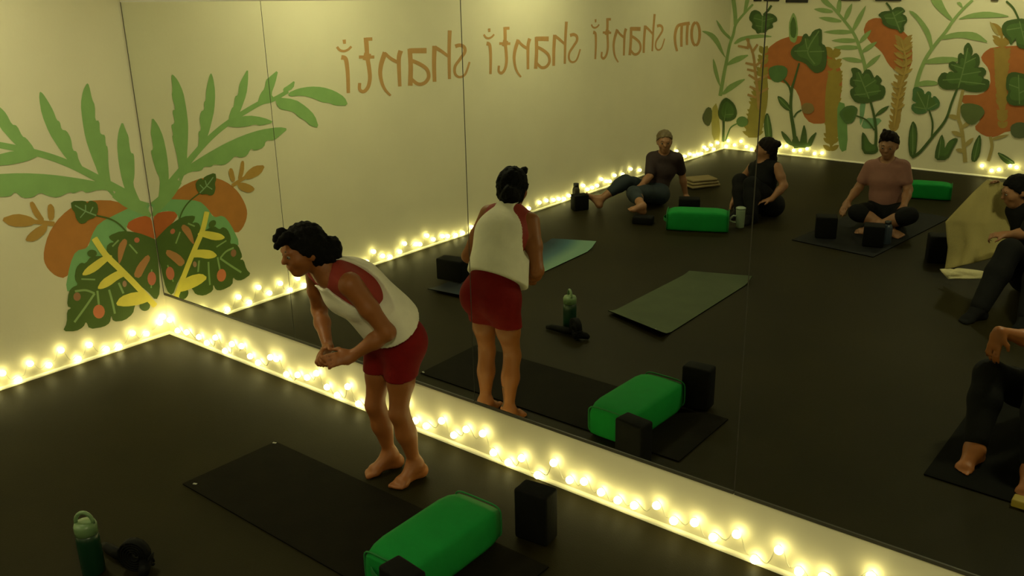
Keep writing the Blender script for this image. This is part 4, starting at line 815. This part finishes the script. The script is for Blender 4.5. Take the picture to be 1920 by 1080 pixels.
# --- seated person in black, looking left
J = dict(hipL=R(1424, 392, 5.02), hipR=R(1447, 394, 4.94), kneeL=R(1388, 340, 4.90), kneeR=R(1409, 346, 4.74), ankL=R(1388, 398, 4.74), ankR=R(1410, 404, 4.62), waist=R(1432, 366, 5.0), chest=R(1430, 335, 4.98), neck=R(1432, 304, 4.98),
         shL=R(1410, 314, 5.06), shR=R(1458, 314, 4.92), head=R(1436, 279, 4.97), hf=nrm((-.92, .22, -.05)), hu=V3(0, 0, 1), front=nrm((-.55, .8, .1)), elL=R(1388, 345, 5.06), elR=R(1470, 348, 4.90), wrL=R(1374, 380, 4.96), wrR=R(1446, 374, 4.74),
         hdL=(-.15, .25, -.9), pnL=(.9, 0, -.2), tdL=(0, 1, 0), hdR=(-.8, .5, -.2), pnR=(0, 0, -1), tdR=(0, 1, .3), fdL=(-.3, .95, 0), fdR=(-.25, .95, 0), curl=.4)
J['hipL'][2] = J['hipR'][2] = .10; J['ankL'][2] = J['ankR'][2] = .066
figure('person dressed in black with hair tied in a bun, seated with knees up, looking left', J, .92, .0095, M_SK2, (J['hipL'][0], J['hipL'][1], 0), M_BLKC, M_BLKC, M_DKBR, 1.15, None, .95,
       [lambda c, f, u, l, s: elli(c-f*.105*s+u*.045*s, l, f, (.038*s, .042*s, .036*s), .02), lambda c, f, u, l, s: cap(c-f*.06*s-u*.02*s, c-f*.085*s-u*.16*s, .045*s, .03*s, .02)], legs=1.18, top_off=.016, socks=M_BLKC, cut=.002, tilt=(.66, -.75))
FLOOR_Z[0] = .008
# --- cross-legged person in mauve
J = dict(hipL=R(1640, 392, 5.16), hipR=R(1682, 394, 5.16), kneeL=R(1606, 398, 4.82), kneeR=R(1706, 404, 4.82), ankL=R(1664, 406, 4.84), ankR=R(1640, 409, 4.80), waist=R(1660, 366, 5.16), chest=R(1662, 334, 5.15), neck=R(1664, 302, 5.14),
         shL=R(1632, 313, 5.14), shR=R(1694, 313, 5.14), head=R(1666, 272, 5.10), hf=nrm((.12, 1, -.22)), hu=V3(0, .1, 1), front=nrm((.05, 1, 0)), elL=R(1610, 352, 5.12), elR=R(1703, 356, 5.12), wrL=R(1590, 378, 4.95), wrR=R(1694, 388, 4.95),
         hdL=(-.1, .75, -.65), pnL=(0, -.3, -1), tdL=(1, .2, 0), hdR=(0, .7, -.75), pnR=(0, -.3, -1), tdR=(-1, .2, 0), fdL=(.85, .5, -.05), fuL=(-.2, .5, .8), fdR=(-.85, .5, -.05), fuR=(.2, .5, .8), curl=.3)
J['hipL'][2] = J['hipR'][2] = .10; J['ankL'][2] = .085; J['ankR'][2] = .075; J['kneeL'][2] = max(.09, J['kneeL'][2]); J['kneeR'][2] = max(.09, J['kneeR'][2])
figure('cross-legged person in mauve short sleeved shirt facing the mirror, hands on knees', J, .98, .0095, M_SK2, (J['hipL'][0]+.08, J['hipL'][1], 0), M_MAUVE, M_BLKC, M_DKBR, 1.1, .30, .35,
       [lambda c, f, u, l, s: elli(c+u*.100*s+f*.035*s, l, f, (.060*s, .060*s, .040*s), .03), lambda c, f, u, l, s: cap(c+u*.10*s+f*.06*s+l*.03*s, c+u*.145*s+f*.05*s-l*.01*s, .028*s, .012*s, .02), lambda c, f, u, l, s: cap(c+u*.10*s+l*.02*s, c+u*.14*s+f*.01*s+l*.04*s, .028*s, .012*s, .02)], cut=-.018, tilt=(.60, -.80))
FLOOR_Z[0] = .001
# --- person in black at the right, unfolding a blanket
J = dict(hipL=R(1930, 488, 3.98), hipR=R(1985, 492, 3.92), kneeL=R(1894, 470, 3.52), kneeR=R(1955, 480, 3.46), ankL=R(1834, 588, 3.24), ankR=R(1925, 602, 3.24), waist=R(1945, 450, 4.02), chest=R(1930, 416, 4.00), neck=R(1914, 386, 3.98),
         shL=R(1896, 398, 4.06), shR=R(1945, 398, 3.88), head=R(1906, 358, 3.94), hf=nrm((-.80, .52, -.30)), hu=V3(-.2, 0, 1), front=nrm((-.6, .8, .1)), elL=R(1884, 398, 4.16), elR=R(1925, 438, 3.72), wrL=R(1876, 362, 4.12), wrR=R(1888, 440, 3.72),
         hdL=(-.3, .2, .9), pnL=(-.5, .8, 0), tdL=(.8, .5, 0), hdR=(-.95, .2, -.1), pnR=(0, -.3, -1), tdR=(0, 1, .3), fdL=(-.45, .9, 0), fdR=(-.2, .95, 0), curl=.9)
J['hipL'][2] = J['hipR'][2] = .11; J['ankL'][2] = J['ankR'][2] = .066
p5 = figure('dark haired person in black seated at the right, holding up a beige blanket', J, .95, .0095, M_SK2, (J['hipL'][0], J['hipL'][1], 0), M_BLKC, M_BLKC, M_HAIR, 1.15, .45, .95, legs=1.25, cut=.02, socks=M_BLKC)
J5 = J
FLOOR_Z[0] = .008
# --- person with knees up at the lower right
kL = R(1856, 702, 1.52); kR = R(1955, 722, 1.46)
aL = flo(1828, 842, .07); aR = flo(1936, 884, .07)
J = dict(hipL=V3(4.66, -1.92, .11), hipR=V3(4.86, -1.90, .11), kneeL=kL, kneeR=kR, ankL=np.array(aL), ankR=np.array(aR), waist=V3(4.80, -2.00, .27), chest=V3(4.83, -1.98, .47), neck=V3(4.84, -1.90, .66), shL=V3(4.68, -1.92, .60), shR=V3(5.00, -1.90, .60), head=V3(4.84, -1.86, .79),
         hf=nrm((-.2, 1, -.1)), hu=V3(0, .05, 1), front=nrm((-.1, 1, 0)), elL=R(1945, 640, 1.66), elR=V3(5.06, -1.68, .45), wrL=R(1874, 622, 1.50), wrR=V3(4.95, -1.50, .52), hdL=(-.12, .22, -.95), pnL=(.3, -.9, -.2), tdL=(.9, .3, 0), hdR=(-.2, .3, -.9), pnR=(0, -.9, -.2), tdR=(-.9, .3, 0),
         fdL=(-.15, 1, 0), fdR=(-.02, 1, 0), curl=.35)
figure('person in black trousers seated on black mat, hand draped over raised knee', J, 1.0, .008, M_SK1, (4.75, -1.9, 0), M_BLKC, M_BLKC, M_DKBR, 1.1, .35, .86, legs=1.06)

# --- beige blanket being unfolded
M_CREAM = mat('cream_blanket_edge', (.52, .47, .28), .9, .05, 8., .3, spec=.1, bscale=120.)
M_BEIGE = mat('beige_blanket', (.27, .225, .09), .9, .06, 6., .35, spec=.1, bscale=120.)
t = thing('blanket', 'beige blanket held up unfolded by the person in black at the right', 'blanket', flo(1790, 515))
def sheet(name, C, thick, amp, nu=26, nv=30, ph=0., m=None):
    bm = bmesh.new(); g = []
    for i in range(nv+1):
        v = i/nv; row = []
        k = v*(len(C)-1); a = min(int(k), len(C)-2); w = k-a; w = w*w*(3-2*w)*.5+w*.5
        for j in range(nu+1):
            uu = j/nu; A = C[a][0]*(1-uu)+C[a][1]*uu; B = C[a+1][0]*(1-uu)+C[a+1][1]*uu; p = A*(1-w)+B*w
            d = amp*(math.sin(uu*9+v*4+ph)+.6*math.sin(uu*17-v*7+ph))*(.3+.7*v)+amp*1.6*math.sin(v*5.5+uu*2)
            row.append(bm.verts.new((p[0]-.4*d, p[1]+d, max(.008, p[2]))))
        g.append(row)
    for i in range(nv):
        for j in range(nu): bm.faces.new((g[i][j], g[i][j+1], g[i+1][j+1], g[i+1][j]))
    bmesh.ops.recalc_face_normals(bm, faces=bm.faces[:]); bmesh.ops.solidify(bm, geom=bm.faces[:], thickness=thick); return obj(name, bm, m or M_BEIGE, t, True)
sheet('hanging_sheet', [(R(1852, 338, 4.14), R(1888, 342, 4.10)), (R(1828, 362, 4.06), R(1888, 372, 4.04)), (R(1776, 415, 3.92), R(1890, 420, 3.94)), (R(1775, 462, 3.88), R(1888, 458, 3.88)), (R(1766, 508, 3.86), R(1862, 484, 3.84))], .007, .014)
sheet('folded_edge', [(R(1764, 506, 3.84), R(1800, 505, 3.80)), (R(1774, 516, 3.80), R(1855, 511, 3.70)), (R(1778, 524, 3.78), R(1854, 523, 3.70))], .012, .004, 14, 8, 0., M_CREAM)

# ------------------------------------------------------------------ view
w = bpy.data.worlds.new('world'); SC.world = w; w.use_nodes = True
w.node_tree.nodes['Background'].inputs[0].default_value = (1, .9, .6, 1); w.node_tree.nodes['Background'].inputs[1].default_value = .0
SC.view_settings.view_transform = 'Standard'; SC.view_settings.look = 'None'; SC.view_settings.exposure = 1.3; SC.view_settings.gamma = 1.; SC.view_settings.use_curve_mapping = False
